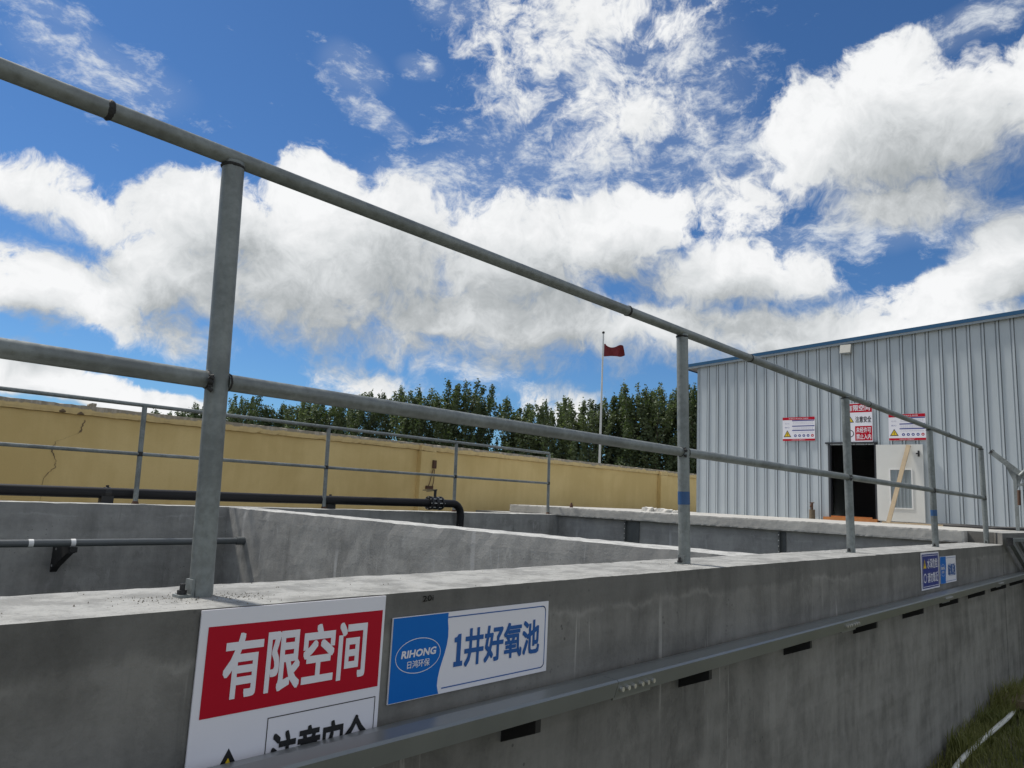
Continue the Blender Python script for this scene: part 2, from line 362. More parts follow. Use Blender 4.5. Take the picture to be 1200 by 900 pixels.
# ---------------------------------------------------------------- mesh builder
class MB:
    def __init__(self): self.v, self.f, self.sm = [], [], []
    def face(self, pts, smooth=False):
        i = len(self.v); self.v += [tuple(p) for p in pts]; self.f.append(tuple(range(i, i + len(pts)))); self.sm.append(smooth)
    def poly(self, verts, faces, smooth=False):
        i = len(self.v); self.v += [tuple(p) for p in verts]
        for f in faces: self.f.append(tuple(a + i for a in f)); self.sm.append(smooth)
        return self
    def box(self, x0, x1, y0, y1, z0, z1):
        return self.hexa([(x0, y0, z0), (x1, y0, z0), (x1, y1, z0), (x0, y1, z0), (x0, y0, z1), (x1, y0, z1), (x1, y1, z1), (x0, y1, z1)])
    def hexa(self, p):
        return self.poly(p, [(0, 3, 2, 1), (4, 5, 6, 7), (0, 1, 5, 4), (1, 2, 6, 5), (2, 3, 7, 6), (3, 0, 4, 7)])
    def tube(self, path, rad, n=16, cap=True, jitter=0.0):
        path = [Vector(p) for p in path]; rings = []
        rads = rad if isinstance(rad, (list, tuple)) else [rad] * len(path)
        ref = None; V, Fc = [], []
        for i, p in enumerate(path):
            t = (path[min(i + 1, len(path) - 1)] - path[max(i - 1, 0)]).normalized()
            if ref is None: ref = t.orthogonal().normalized()
            ref = (ref - t * ref.dot(t)).normalized(); b = t.cross(ref)
            for k in range(n):
                a = 2 * math.pi * k / n
                rr = rads[i] * (1 + (random.uniform(-jitter, jitter) if jitter else 0))
                V.append(p + (ref * math.cos(a) + b * math.sin(a)) * rr)
        for i in range(len(path) - 1):
            for k in range(n):
                k2 = (k + 1) % n
                Fc.append((i * n + k, i * n + k2, (i + 1) * n + k2, (i + 1) * n + k))
        self.poly(V, Fc, True)
        if cap:
            self.face([V[k] for k in range(n)][::-1]); self.face([V[(len(path) - 1) * n + k] for k in range(n)])
        return self
    def build(self, name, mat, parent=None, loc=None):
        o3 = Vector(loc) if loc is not None else (Vector((0, 0, 0)) if parent is None else world_loc(parent))
        me = bpy.data.meshes.new(name)
        me.from_pydata([(a[0] - o3.x, a[1] - o3.y, a[2] - o3.z) for a in self.v], [], self.f)
        me.polygons.foreach_set('use_smooth', self.sm)
        me.materials.append(MATS[mat]); me.update()
        ob = bpy.data.objects.new(name, me); COL.objects.link(ob)
        if parent is not None: ob.parent = parent
        elif loc is not None: ob.location = loc
        return ob

def world_loc(o):
    p = Vector(o.location)
    while o.parent: o = o.parent; p = p + Vector(o.location)
    return p
def tag(o, label=None, cat=None, group=None, kind=None):
    if label: o['label'] = label
    if cat: o['category'] = cat
    if group: o['group'] = group
    if kind: o['kind'] = kind
    return o
def thing(name, label, cat, loc=(0, 0, 0), group=None):
    o = bpy.data.objects.new(name, None); COL.objects.link(o); o.location = loc; o.empty_display_size = 0.1
    return tag(o, label, cat, group)

def rough_box(x0, x1, y0, y1, z0, z1, step=0.06, amp=0.003, edge=0.006, freq=6.0, seed=0.0, keep=None):
    """a box of cement: faces gently uneven, arrises slightly chipped"""
    mb = MB(); idx = {}
    lo, hi = (x0, y0, z0), (x1, y1, z1)
    cnt = [max(1, int(round((hi[i] - lo[i]) / (step[i] if isinstance(step, tuple) else step)))) for i in range(3)]
    def vid(i, j, k):
        key = (i, j, k)
        if key in idx: return idx[key]
        p = Vector((lo[0] + (hi[0] - lo[0]) * i / cnt[0], lo[1] + (hi[1] - lo[1]) * j / cnt[1], lo[2] + (hi[2] - lo[2]) * k / cnt[2]))
        q = p * freq + Vector((seed, seed * 1.7, -seed))
        d = noise.noise_vector(q) * amp
        on = [(i in (0, cnt[0])), (j in (0, cnt[1])), (k in (0, cnt[2]))]
        if sum(on) >= 2:
            e = abs(noise.noise(p * freq * 2.2 + Vector((3.1 + seed, 0, 0)))) * edge + abs(noise.noise(p * freq * 6)) * edge * 0.6
            for a, ii in enumerate((i, j, k)):
                if on[a]: d[a] += e if ii == 0 else -e
        mb.v.append(tuple(p + d)); idx[key] = len(mb.v) - 1
        return idx[key]
    def grid(fn, a, b, flip):
        for i in range(a):
            for j in range(b):
                q = [fn(i, j), fn(i + 1, j), fn(i + 1, j + 1), fn(i, j + 1)]
                mb.f.append(tuple(q[::-1] if flip else q)); mb.sm.append(False)
    cx, cy, cz = cnt
    grid(lambda i, j: vid(i, j, 0), cx, cy, True); grid(lambda i, j: vid(i, j, cz), cx, cy, False)
    grid(lambda i, j: vid(i, 0, j), cx, cz, False); grid(lambda i, j: vid(i, cy, j), cx, cz, True)
    grid(lambda i, j: vid(0, i, j), cy, cz, True); grid(lambda i, j: vid(cx, i, j), cy, cz, False)
    return mb

# ---------------------------------------------------------------- setting
GZ = -1.60
g = MB(); g.face([(-3000, -3000, GZ), (3000, -3000, GZ), (3000, 3000, GZ), (-3000, 3000, GZ)])
tag(g.build('ground', 'soil'), kind='structure')

YF, YB = 1.58, 1.94          # near wall faces
XE = 10.08                   # end of the tank
tank = thing('concrete_tank', 'long grey concrete tank with a divider wall, carrying the pipe railings', 'tank', (4.0, 5.0, GZ))
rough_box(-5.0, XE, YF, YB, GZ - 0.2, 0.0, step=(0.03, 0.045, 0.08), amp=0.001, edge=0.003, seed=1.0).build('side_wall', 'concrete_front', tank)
rough_box(-5.0, XE, 8.10, 8.46, GZ - 0.2, 0.0, step=(0.12, 0.12, 0.12), amp=0.004, edge=0.008, seed=2.0).build('side_wall', 'concrete_far', tank)
rough_box(4.05, 4.42, YB - 0.02, 8.12, GZ - 0.2, -0.004, step=(0.09, 0.09, 0.1), amp=0.004, edge=0.008, seed=3.0).build('divider_wall', 'concrete_inner', tank)
rough_box(XE - 0.02, XE + 0.3, YB - 0.02, 8.12, GZ - 0.2, -0.006, step=(0.1, 0.1, 0.1), amp=0.004, edge=0.008, seed=4.0).build('end_wall', 'concrete_inner', tank)
rough_box(-5.3, -4.98, YB - 0.02, 8.12, GZ - 0.2, -0.006, step=(0.2, 0.2, 0.2), amp=0.004, edge=0.008, seed=5.0).build('end_wall', 'concrete_inner', tank)
w = MB(); w.box(-4.98, 4.05, YB, 8.1, -1.5, -1.25); w.build('water', 'water', tank)
w = MB(); w.box(4.42, XE, YB, 8.1, -1.5, -1.25); w.build('water', 'water', tank)
# steel gate guides let into the end wall
for yy, wd_ in ((6.58, 0.125), (4.15, 0.045)):
    q = MB(); q.box(XE - 0.040, XE - 0.025, yy - wd_, yy + wd_, -0.9, -0.03); q.box(XE - 0.085, XE - 0.040, yy + wd_ - 0.02, yy + wd_, -0.9, -0.03)
    gd = q.build('gate_guide', 'guide_steel', tank)
    for k in range(5):
        b = MB(); b.box(XE - 0.093, XE - 0.085, yy + wd_ - 0.016, yy + wd_ - 0.003, -0.08 - 0.075 * k, -0.065 - 0.075 * k); b.build('bolt', 'bolt_zinc', gd)
# raised end block beyond the railing
blk = MB()
pl = [(9.80, YF - 0.002), (13.9, YF - 0.002), (13.9, YB + 0.1), (10.10, YB + 0.1), (10.06, 1.70)]
zt, zb = 0.128, GZ - 0.2
n = len(pl)
top = [(x + (0.05 if i in (0, 3, 4) else 0), y, zt) for i, (x, y) in enumerate(pl)]
bot = [(x, y, zb) for x, y in pl]
blk.face(top); blk.face(bot[::-1])
for i in range(n): blk.face([bot[i], bot[(i + 1) % n], top[(i + 1) % n], top[i]])
blk.build('raised_wall_end', 'concrete_front', tank)

plat = rough_box(XE - 0.10, 14.6, 1.97, 9.2, -0.012, 0.13, step=(0.08, 0.03, 0.02), amp=0.002, edge=0.006, freq=15.0, seed=9.0)
tag(plat.build('concrete_platform', 'platform_concrete'), kind='structure')
pf = MB(); pf.box(XE + 0.32, 22.5, 2.05, 10.5, GZ - 0.3, -0.03); tag(pf.build('platform_base', 'concrete_far'), kind='structure')

# ---------------------------------------------------------------- near guard rail
RY, RH, RM, LEAN = 1.7576, 1.10, 0.518, -0.034
def ring(x, y, z, rad, axis='x', n=22, w=0.007, bulge=0.005):
    q = MB(); path = []; rr = []
    for k in range(5):
        t = (k / 4 - 0.5) * 2 * w
        path.append({'x': (x + t, y, z), 'z': (x, y, z + t)}[axis]); rr.append(rad + bulge * math.cos((k / 4 - 0.5) * math.pi))
    q.tube(path, rr, n, True, 0.05)
    return q
rail = thing('pipe_railing', 'nearest grey steel pipe railing running along the front tank wall', 'railing', (4.5, RY, 0.0))
tr = MB().tube([(-4.0, RY + 0.008, RH), (10.0 + LEAN, RY + 0.008, RH)], 0.0215, 24).build('top_rail', 'galvanised', rail)
for x in (0.497, 2.62, 3.84, 5.9, 8.4):
    ring(x, RY + 0.008, RH, 0.0205, w=0.009, bulge=0.004).build('weld_ring', 'weld', tr)
def lean_x(xp, z): return xp + LEAN * z / RH
posts = [0.833 + 2.294 * i for i in range(-1, 5)]
for i, xp in enumerate(posts):
    if i < 5:
        MB().tube([(lean_x(xp, RM) + 0.024, RY + 0.004, RM), (lean_x(xp + 2.294, RM) - 0.024, RY + 0.004, RM)], 0.0215, 24).build('mid_rail', 'galvanised', rail)
    p = MB().tube([(xp, RY, -0.001), (xp + LEAN, RY + 0.008, RH - 0.012)], 0.0275, 28).build('post', 'galvanised', rail)
    xm = lean_x(xp, RM)
    for s in (-1, 1):
        if i == 5 and s == 1: continue
        ring(xm + s * 0.0285, RY + 0.004, RM, 0.0205, w=0.004, bulge=0.003).build('weld_bead', 'weld', p)
    b = MB()
    for k in range(8):   # slag runs left of the joint
        a = random.uniform(-1.2, 1.2); cx = xm - 0.028 * math.cos(a * 0.4); cz = RM + 0.022 * math.sin(a) - random.uniform(0, 0.006)
        b.tube([(cx - 0.006, RY - 0.014 - 0.012 * math.cos(a), cz), (cx + 0.004, RY - 0.016 - 0.012 * math.cos(a), cz - random.uniform(-0.004, 0.010))], random.uniform(0.003, 0.0055), 8, True, 0.2)
    b.build('weld_slag', 'weld', p)
    ring(xp + LEAN, RY + 0.008, RH - 0.024, 0.0262, 'z', w=0.006, bulge=0.004).build('weld_bead', 'weld', p)
    # small angle lug and anchor bolt at the foot
    c = MB(); x0 = xp - 0.060
    c.box(x0, x0 + 0.036, RY - 0.018, RY + 0.018, 0.0, 0.006); c.box(x0 + 0.028, x0 + 0.036, RY - 0.017, RY + 0.017, 0.006, 0.040)
    lug = c.build('foot_lug', 'galvanised', p)
    c = MB(); c.tube([(x0 + 0.014, RY, 0.006), (x0 + 0.014, RY, 0.030)], 0.006, 10); c.tube([(x0 + 0.014, RY, 0.006), (x0 + 0.014, RY, 0.016)], 0.011, 6)
    c.build('anchor_bolt', 'weld', lug)
    if i in (2, 4):
        z0, z1 = (0.272, 0.332) if i == 2 else (0.282, 0.336)
        MB().tube([(lean_x(xp, z0), RY + 0.002, z0), (lean_x(xp, z1), RY + 0.003, z1)], 0.0282, 28, False).build('tape_band', 'blue_tape', p)

# grit swept round the post feet and along the wall top
db = MB()
for (cx, cy, n_, sp) in [(0.77, 1.74, 170, 0.06), (0.91, 1.71, 130, 0.05), (1.1, 1.78, 50, 0.2), (3.05, 1.75, 90, 0.10), (0.5, 1.76, 50, 0.2), (5.4, 1.76, 60, 0.12), (2.0, 1.78, 40, 0.5)]:
    for k in range(n_):
        x, y = random.gauss(cx, sp), random.gauss(cy, sp * 0.7)
        if not (YF + 0.012 < y < YB - 0.02): continue
        s = random.uniform(0.0008, 0.0028) * (1.6 if random.random() < 0.06 else 1)
        a = random.uniform(0, 6.28)
        pts = [(x + s * math.cos(a + k2 * 2.1), y + s * math.sin(a + k2 * 2.1), -0.001) for k2 in range(3)] + [(x, y, s * random.uniform(0.7, 1.3))]
        db.poly(pts, [(0, 1, 3), (1, 2, 3), (2, 0, 3)])
tag(db.build('grit', 'debris'), 'dark grit scattered round the railing feet on the wall top', 'grit', kind='stuff')

# ---------------------------------------------------------------- far guard rail
FY = 8.28
frail = thing('pipe_railing', 'far thin grey pipe railing on the back tank wall before the yellow wall', 'railing', (4.5, FY, 0.0))
FH, FM = 1.055, 0.53
MB().tube([(-5.0, FY, FH), (9.945, FY, FH)], 0.0215, 14).build('top_rail', 'galvanised', frail)
MB().tube([(-5.0, FY, FM), (9.955, FY, FM)], 0.0195, 14).build('mid_rail', 'galvanised', frail)
for x in (-3.8, -1.5, 0.8, 3.10, 5.43, 7.73, 9.97):
    p = MB().tube([(x, FY, -0.001), (x - 0.025, FY, FH - 0.01)], 0.0255, 16).build('post', 'galvanised', frail)
    MB().tube([(x - 0.012, FY, FM - 0.024), (x - 0.013, FY, FM + 0.024)], 0.028, 14, True, 0.04).build('weld_bead', 'weld', p)
    MB().tube([(x, FY, 0.0), (x, FY, 0.03)], [0.035, 0.027], 10, True, 0.1).build('rusty_foot', 'rust', p)

# ---------------------------------------------------------------- black pipe with valve
pipe = thing('black_pipe', 'thick black plastic pipe with valve and elbow along the back tank wall', 'pipe', (3.0, 8.39, 0.0))
pz = 0.110
path = [(-5.0, 8.41, pz - 0.012), (2.0, 8.41, pz - 0.008), (5.0, 8.40, pz - 0.004)]
for k in range(1, 9):
    t = k / 8; s = t * t * (3 - 2 * t); path.append((5.0 + 1.55 * t, 8.40 - 0.40 * s, pz - 0.004 + 0.016 * t))
path.append((6.98, 8.0, 0.123))
MB().tube(path, 0.056, 22).build('pipe', 'hdpe', pipe)
el = [(7.19, 8.0, 0.124), (7.44, 8.0, 0.124)]
for k in range(1, 9):
    a = k / 8 * math.pi / 2; el.append((7.44 + 0.17 * math.sin(a), 8.0, 0.124 - 0.17 * (1 - math.cos(a))))
el.append((7.61, 8.0, -1.3))
MB().tube(el, 0.056, 22).build('elbow', 'hdpe', pipe)
vl = MB().tube([(7.06, 8.0, 0.124), (7.11, 8.0, 0.124)], 0.093, 20)
vl.tube([(6.97, 8.0, 0.124), (7.0, 8.0, 0.124)], 0.098, 24); vl.tube([(7.17, 8.0, 0.124), (7.20, 8.0, 0.124)], 0.098, 24); vl.tube([(6.99, 8.0, 0.124), (7.18, 8.0, 0.124)], 0.075, 20)
vo = vl.build('valve', 'cast_iron', pipe)
MB().tube([(7.085, 8.0, 0.2), (7.085, 8.0, 0.31)], 0.020, 12).build('valve_stem', 'cast_iron', vo)
lv = MB(); lv.hexa([(6.86, 7.985, 0.296), (7.11, 7.985, 0.306), (7.11, 8.015, 0.306), (6.86, 8.015, 0.296), (6.86, 7.985, 0.306), (7.11, 7.985, 0.322), (7.11, 8.015, 0.322), (6.86, 8.015, 0.306)])
lv.hexa([(6.88, 7.94, 0.280), (7.06, 7.98, 0.296), (7.06, 8.0, 0.296), (6.88, 7.96, 0.280), (6.88, 7.94, 0.286), (7.06, 7.98, 0.302), (7.06, 8.0, 0.302), (6.88, 7.96, 0.286)])
lv.build('lever', 'cast_iron', vo)
for k in range(8):
    a = k * math.pi / 4
    MB().tube([(6.955, 8.0 + 0.083 * math.cos(a), 0.124 + 0.083 * math.sin(a)), (7.215, 8.0 + 0.083 * math.cos(a), 0.124 + 0.083 * math.sin(a))], 0.008, 6).build('bolt', 'bolt_zinc', vo)
for x in (-2.0, 2.85, 5.55):
    y = 8.41 if x < 5 else 8.33
    s = MB(); s.box(x - 0.06, x + 0.06, y - 0.05, y + 0.04, -0.002, pz - 0.035); s.tube([(x - 0.03, y, pz - 0.006), (x + 0.03, y, pz - 0.006)], 0.061, 18); s.box(x - 0.012, x + 0.012, y - 0.012, y + 0.012, pz + 0.05, pz + 0.075)
    s.build('pipe_support', 'bracket_black', pipe)

# ---------------------------------------------------------------- grey pipe inside the tank
gp = thing('grey_pipe', 'thin grey plastic pipe inside the left tank chamber', 'pipe', (1.5, 7.66, -0.348))
MB().tube([(-4.98, 7.66, -0.352), (4.06, 7.66, -0.348)], 0.034, 16).build('pipe', 'pvc_grey', gp)
MB().tube([(3.96, 7.66, -0.348), (4.05, 7.66, -0.348)], 0.043, 16).build('end_collar', 'pvc_grey', gp)
for x in (2.02, 2.36, -1.5):
    MB().tube([(x - 0.02, 7.66, -0.3495), (x + 0.02, 7.66, -0.3495)], 0.0375, 14).build('clamp', 'clamp_white', gp)
for x in (2.36, -1.5):
    b = MB(); t = 0.03
    prof = [(8.105, -0.385), (7.60, -0.385), (7.60, -0.43), (7.70, -0.45), (8.02, -0.60), (8.105, -0.66)]
    L = [(x - t, y, z) for y, z in prof]; Rr = [(x + t, y, z) for y, z in prof]
    b.face(L); b.face(Rr[::-1])
    for i in range(len(prof)):
        j = (i + 1) % len(prof); b.face([L[j], L[i], Rr[i], Rr[j]])
    br = b.build('bracket', 'bracket_black', gp)
    b = MB(); b.box(x - t - 0.006, x - t, 7.98, 8.0, -0.44, -0.42); b.build('bolt', 'bolt_zinc', br)
    b = MB(); b.box(x - t - 0.006, x - t, 8.05, 8.07, -0.60, -0.58); b.build('bolt', 'bolt_zinc', br)

# ---------------------------------------------------------------- channel beam on the outside
BT, BO, BY = -0.308, 1.425, 1.568
beam = thing('channel_beam', 'grey steel channel bolted along the outside of the tank on short black brackets', 'beam', (4.0, BO, BT - 0.06))
def channel(x0, x1):
    q = MB(); t = 0.009; h = 0.060
    prof = [(BY, BT - 0.019), (1.492, BT - 0.0005), (BO + 0.008, BT - 0.002), (BO, BT - 0.008), (BO + 0.016, BT - h), (BO + 0.016 + t, BT - h), (BO + t, BT - t - 0.006), (1.492, BT - t - 0.002), (BY - t, BT - t - 0.02), (BY - t, BT - h), (BY, BT - h)]
    L = [(x0, y, z) for y, z in prof]; Rr = [(x1, y, z) for y, z in prof]
    for i in range(len(prof)):
        j = (i + 1) % len(prof); q.face([L[i], L[j], Rr[j], Rr[i]])
    for E_ in (L[::-1], Rr):
        q.face([E_[i] for i in range(len(prof))])
    return q
cuts = [-4.0, -0.1, 2.115, 4.285, 6.50, 8.62, 12.2]
for a, b in zip(cuts[:-1], cuts[1:]):
    channel(a + 0.0012, b - 0.0012).build('channel_length', 'beam_steel', beam)
for c in cuts[1:-1]:
    q = MB(); q.box(c + 0.006, c + 0.235, BO + 0.026, BO + 0.033, BT - 0.072, BT - 0.012)
    sp = q.build('splice_plate', 'beam_steel', beam)
    for k in range(6):
        x = c + 0.025 + k * 0.036 + (0.012 if k > 2 else 0)
        z = BT - 0.034
        MB().tube([(x, BO - 0.003, z), (x, BO + 0.016, z)], 0.0085, 6).build('bolt', 'bolt_zinc', sp)
for i in range(-4, 10):
    x = 1.735 + 1.05 * i
    q = MB(); t = 0.012
    prof = [(YF + 0.01, BT - 0.0612), (BO + 0.020, BT - 0.0604), (BO + 0.020, BT - 0.098), (YF + 0.01, BT - 0.158)]
    L = [(x - t, y, z) for y, z in prof]; Rr = [(x + t, y, z) for y, z in prof]
    q.face(L[::-1]); q.face(Rr)
    for k in range(4):
        j = (k + 1) % 4; q.face([L[k], L[j], Rr[j], Rr[k]])
    q.build('bracket', 'bracket_black', beam)

# ---------------------------------------------------------------- signs
def text_mesh(s, bold=0.018):
    """outlines of the words; heavy strokes are made by laying the same glyphs over each other, slightly shifted"""
    cu = bpy.data.curves.new('lettering', 'FONT'); cu.body = s; cu.size = 1.0; cu.resolution_u = 2
    ob = bpy.data.objects.new('lettering', cu); COL.objects.link(ob)
    dg = bpy.context.evaluated_depsgraph_get(); dg.update()
    me = bpy.data.meshes.new_from_object(ob.evaluated_get(dg))
    V = [tuple(v.co) for v in me.vertices]; Fc = [tuple(p.vertices) for p in me.polygons]
    bpy.data.objects.remove(ob); bpy.data.curves.remove(cu); bpy.data.meshes.remove(me)
    if bold <= 0: return [(x, y, 0.0) for x, y, z in V], Fc
    OV, OF = [], []
    offs = [(0, 0)] + [(a / 2, b / 2) for a in range(-2, 3) for b in range(-2, 3) if max(abs(a), abs(b)) == 2]
    for k, (dx, dy) in enumerate(offs):
        dx, dy = dx * bold, dy * bold
        i = len(OV); OV += [(x + dx, y + dy, k * 0.00003) for x, y, z in V]; OF += [tuple(a + i for a in f) for f in Fc]
    return OV, OF
class Board:
    """a flat printed board; u to the right as read, v up, n out of the face"""
    def __init__(self, name, label, O, U, N_, w, h, thick=0.004, mat='sign_white', cat='sign', group=None):
        self.O, self.U, self.V, self.N = Vector(O), Vector(U).normalized(), Vector((0, 0, 1)), Vector(N_).normalized()
        self.V = self.N.cross(self.U).normalized()
        self.t, self.w, self.h = thick, w, h
        self.root = thing(name, label, cat, self.O, group)
        q = MB(); q.hexa([self.P(0, 0, 0), self.P(w, 0, 0), self.P(w, 0, thick), self.P(0, 0, thick), self.P(0, h, 0), self.P(w, h, 0), self.P(w, h, thick), self.P(0, h, thick)])
        self.panel = q.build('panel', mat, self.root)
    def P(self, u, v, n): return self.O + self.U * u + self.V * v + self.N * n
    def patch(self, pts, mat, layer=1, name='printed_field'):
        q = MB(); n = self.t + 0.0007 * layer
        q.face([self.P(u, v, n) for u, v in pts]); return q.build(name, mat, self.panel)
    def rect(self, u0, v0, u1, v1, mat, layer=1, name='printed_field'):
        return self.patch([(u0, v0), (u1, v0), (u1, v1), (u0, v1)], mat, layer, name)
    def loop(self, pts, width, mat, layer=1, name='printed_line', closed=True):
        q = MB(); n = self.t + 0.0007 * layer; m_ = len(pts)
        for i in range(m_ if closed else m_ - 1):
            a, b = Vector((*pts[i], 0)), Vector((*pts[(i + 1) % m_], 0)); d = (b - a)
            if d.length < 1e-6: continue
            d.normalize(); s = Vector((-d.y, d.x, 0)) * width / 2; a2, b2 = a - d * width * 0.5, b + d * width * 0.5
            q.face([self.P(*((p).xy), n) for p in (a2 - s, b2 - s, b2 + s, a2 + s)])
        return q.build(name, mat, self.panel)
    def ring(self, u, v, ru, rv, width, mat, layer=1, n=28, name='printed_ring'):
        q = MB(); nn = self.t + 0.0007 * layer
        for i in range(n):
            a, b = 2 * math.pi * i / n, 2 * math.pi * (i + 1) / n
            q.face([self.P(u + (ru - width) * math.cos(a), v + (rv - width) * math.sin(a), nn), self.P(u + ru * math.cos(a), v + rv * math.sin(a), nn), self.P(u + ru * math.cos(b), v + rv * math.sin(b), nn), self.P(u + (ru - width) * math.cos(b), v + (rv - width) * math.sin(b), nn)])
        return q.build(name, mat, self.panel)
    def text(self, s, u0, v0, u1, v1, mat, layer=2, bold=0.018, shear=0.0):
        V, Fc = text_mesh(s, bold)
        x0, x1 = min(p[0] for p in V), max(p[0] for p in V); y0, y1 = min(p[1] for p in V), max(p[1] for p in V)
        q = MB(); nn = self.t + 0.0007 * layer
        def tr_(p):
            b = (p[1] - y0) / (y1 - y0)
            return self.P(u0 + (p[0] - x0) / (x1 - x0) * (u1 - u0) + shear * b * (v1 - v0), v0 + b * (v1 - v0), nn + p[2])
        q.poly([tr_(p) for p in V], Fc)
        return q.build('lettering', mat, self.panel)
    def triangle(self, u, v, s, layer=1):
        h = s * 0.88
        def T(k): return [(u - s / 2 * k, v - h * 0.36 * k), (u + s / 2 * k, v - h * 0.36 * k), (u, v + h * 0.64 * k)]
        self.patch(T(1.0), 'sign_black', layer, 'warning_triangle'); self.patch(T(0.72), 'sign_yellow', layer + 1, 'warning_triangle')
        self.rect(u - s * 0.035, v - s * 0.05, u + s * 0.035, v + s * 0.2, 'sign_black', layer + 2, 'warning_mark')
        self.rect(u - s * 0.035, v - s * 0.16, u + s * 0.035, v - s * 0.09, 'sign_black', layer + 2, 'warning_mark')

def front_board(name, label, x0, x1, z0, z1, **kw): return Board(name, label, (x0, YF - 0.003, z0), (1, 0, 0), (0, -1, 0), x1 - x0, z1 - z0, **kw)

# red and white warning sign: its lower half is stuck down behind the channel
s1 = front_board('warning_sign', 'large red and white warning sign nearest on the front tank wall', 0.753, 1.245, -0.625, -0.0035)
H1 = 0.6215
s1.rect(0.018, 0.397, 0.484, 0.586, 'sign_red')
s1.text('有限空间', 0.060, 0.428, 0.438, 0.568, 'sign_white', bold=0.025)
s1.loop([(0.180, 0.215), (0.479, 0.215), (0.479, 0.372), (0.180, 0.372)], 0.0022, 'sign_black')
s1.text('注意安全', 0.194, 0.232, 0.458, 0.338, 'sign_black', bold=0.025)
s1.triangle(0.092, 0.256, 0.125)
s1.rect(0.180, 0.03, 0.470, 0.19, 'sign_red'); s1.text('未经许可', 0.20, 0.115, 0.45, 0.178, 'sign_white', bold=0.02); s1.text('禁止入内', 0.20, 0.042, 0.45, 0.105, 'sign_white', bold=0.02)
s1.ring(0.098, 0.11, 0.055, 0.055, 0.010, 'sign_red')

def tank_name_board(b, words, tx0, tx1, ty0, ty1, split, logo=True):
    w, h = b.w, b.h
    pts = [(0.0015, 0.0015), (split - 0.012 * w / 0.64, 0.0015)]
    for k in range(1, 10):
        t = k / 10; pts.append((split + (-0.010 * (1 - t) + 0.008 * t + 0.011 * math.sin((t - 0.42) * math.pi * 1.9)) * w / 0.64, 0.0015 + (h - 0.003) * t))
    pts += [(split + 0.010 * w / 0.64, h - 0.0015), (0.0015, h - 0.0015)]
    b.patch(pts, 'sign_blue')
    m_ = 0.014 * h / 0.216; r2 = 0.016 * h / 0.216
    line = [(split, m_)]
    for (cx, cy, a0) in ((w - m_ - r2, m_ + r2, -90), (w - m_ - r2, h - m_ - r2, 0)):
        for k in range(7): a = R(a0 + 15 * k); line.append((cx + r2 * math.cos(a), cy + r2 * math.sin(a)))
    line.append((split + 0.012, h - m_))
    b.loop(line, 0.0032, 'sign_textblue', closed=False)
    b.text(words, tx0, ty0, tx1, ty1, 'sign_textblue', bold=0.022)
s2 = front_board('tank_name_sign', 'long blue and white name sign beside the large red warning sign', 1.274, 1.917, -0.281, -0.063)
tank_name_board(s2, '井好氧池', 0.268, 0.601, 0.060, 0.166, 0.188)
s2.patch([(x - 0.016, y) for x, y in [(0.243, 0.065), (0.278, 0.065), (0.278, 0.079), (0.269, 0.079), (0.269, 0.154), (0.258, 0.154), (0.252, 0.147), (0.243, 0.145), (0.243, 0.132), (0.253, 0.132), (0.253, 0.079), (0.243, 0.079)]], 'sign_textblue', 2, 'lettering')
s2.ring(0.095, 0.113, 0.080, 0.046, 0.0018, 'sign_white', 2, 40)
s2.text('RIHONG', 0.034, 0.110, 0.156, 0.130, 'sign_white', 2, 0.030, 0.15)
s2.text('日鸿环保', 0.057, 0.082, 0.136, 0.102, 'sign_white', 2, 0.008)

s3 = front_board('danger_sign', 'dark blue danger sign with white lettering near the far end of the front tank wall', 6.44, 6.985, -0.297, -0.012)
s3.rect(0.02, 0.012, 0.525, 0.273, 'sign_navy')
s3.loop([(0.036, 0.024), (0.509, 0.024), (0.509, 0.261), (0.036, 0.261)], 0.004, 'sign_white', 2)
s3.text('水深危险', 0.17, 0.160, 0.49, 0.238, 'sign_white', 2, 0.012); s3.text('请勿靠近', 0.17, 0.050, 0.49, 0.128, 'sign_white', 2, 0.012)
s3.patch([(0.055, 0.165), (0.145, 0.165), (0.10, 0.235)], 'sign_yellow', 2, 'warning_triangle')
s3.rect(0.094, 0.182, 0.106, 0.215, 'sign_black', 3, 'warning_mark')
s3.ring(0.10, 0.089, 0.042, 0.036, 0.009, 'sign_white', 2)
s4 = front_board('tank_name_sign', 'small white and blue name sign just right of the dark blue danger sign', 7.02, 7.58, -0.278, -0.056)
tank_name_board(s4, '缺氧池', 0.26, 0.52, 0.055, 0.160, 0.19)
s4.ring(0.092, 0.110, 0.070, 0.050, 0.0025, 'sign_white', 2, 32)
s4.text('RIHONG', 0.034, 0.114, 0.148, 0.139, 'sign_white', 2, 0.020, 0.15); s4.text('日鸿环保', 0.050, 0.084, 0.128, 0.106, 'sign_white', 2, 0.004)
# pen marks left on the cement above the name sign
V, Fc = text_mesh('20i', 0.004)
q = MB(); x0 = min(p[0] for p in V); q.poly([(1.375 + (p[0] - x0) * 0.034, YF - 0.0045, -0.028 + p[1] * 0.022 + (p[0] - x0) * 0.001) for p in V], Fc)
q.build('pen_mark', 'sign_black', tank)

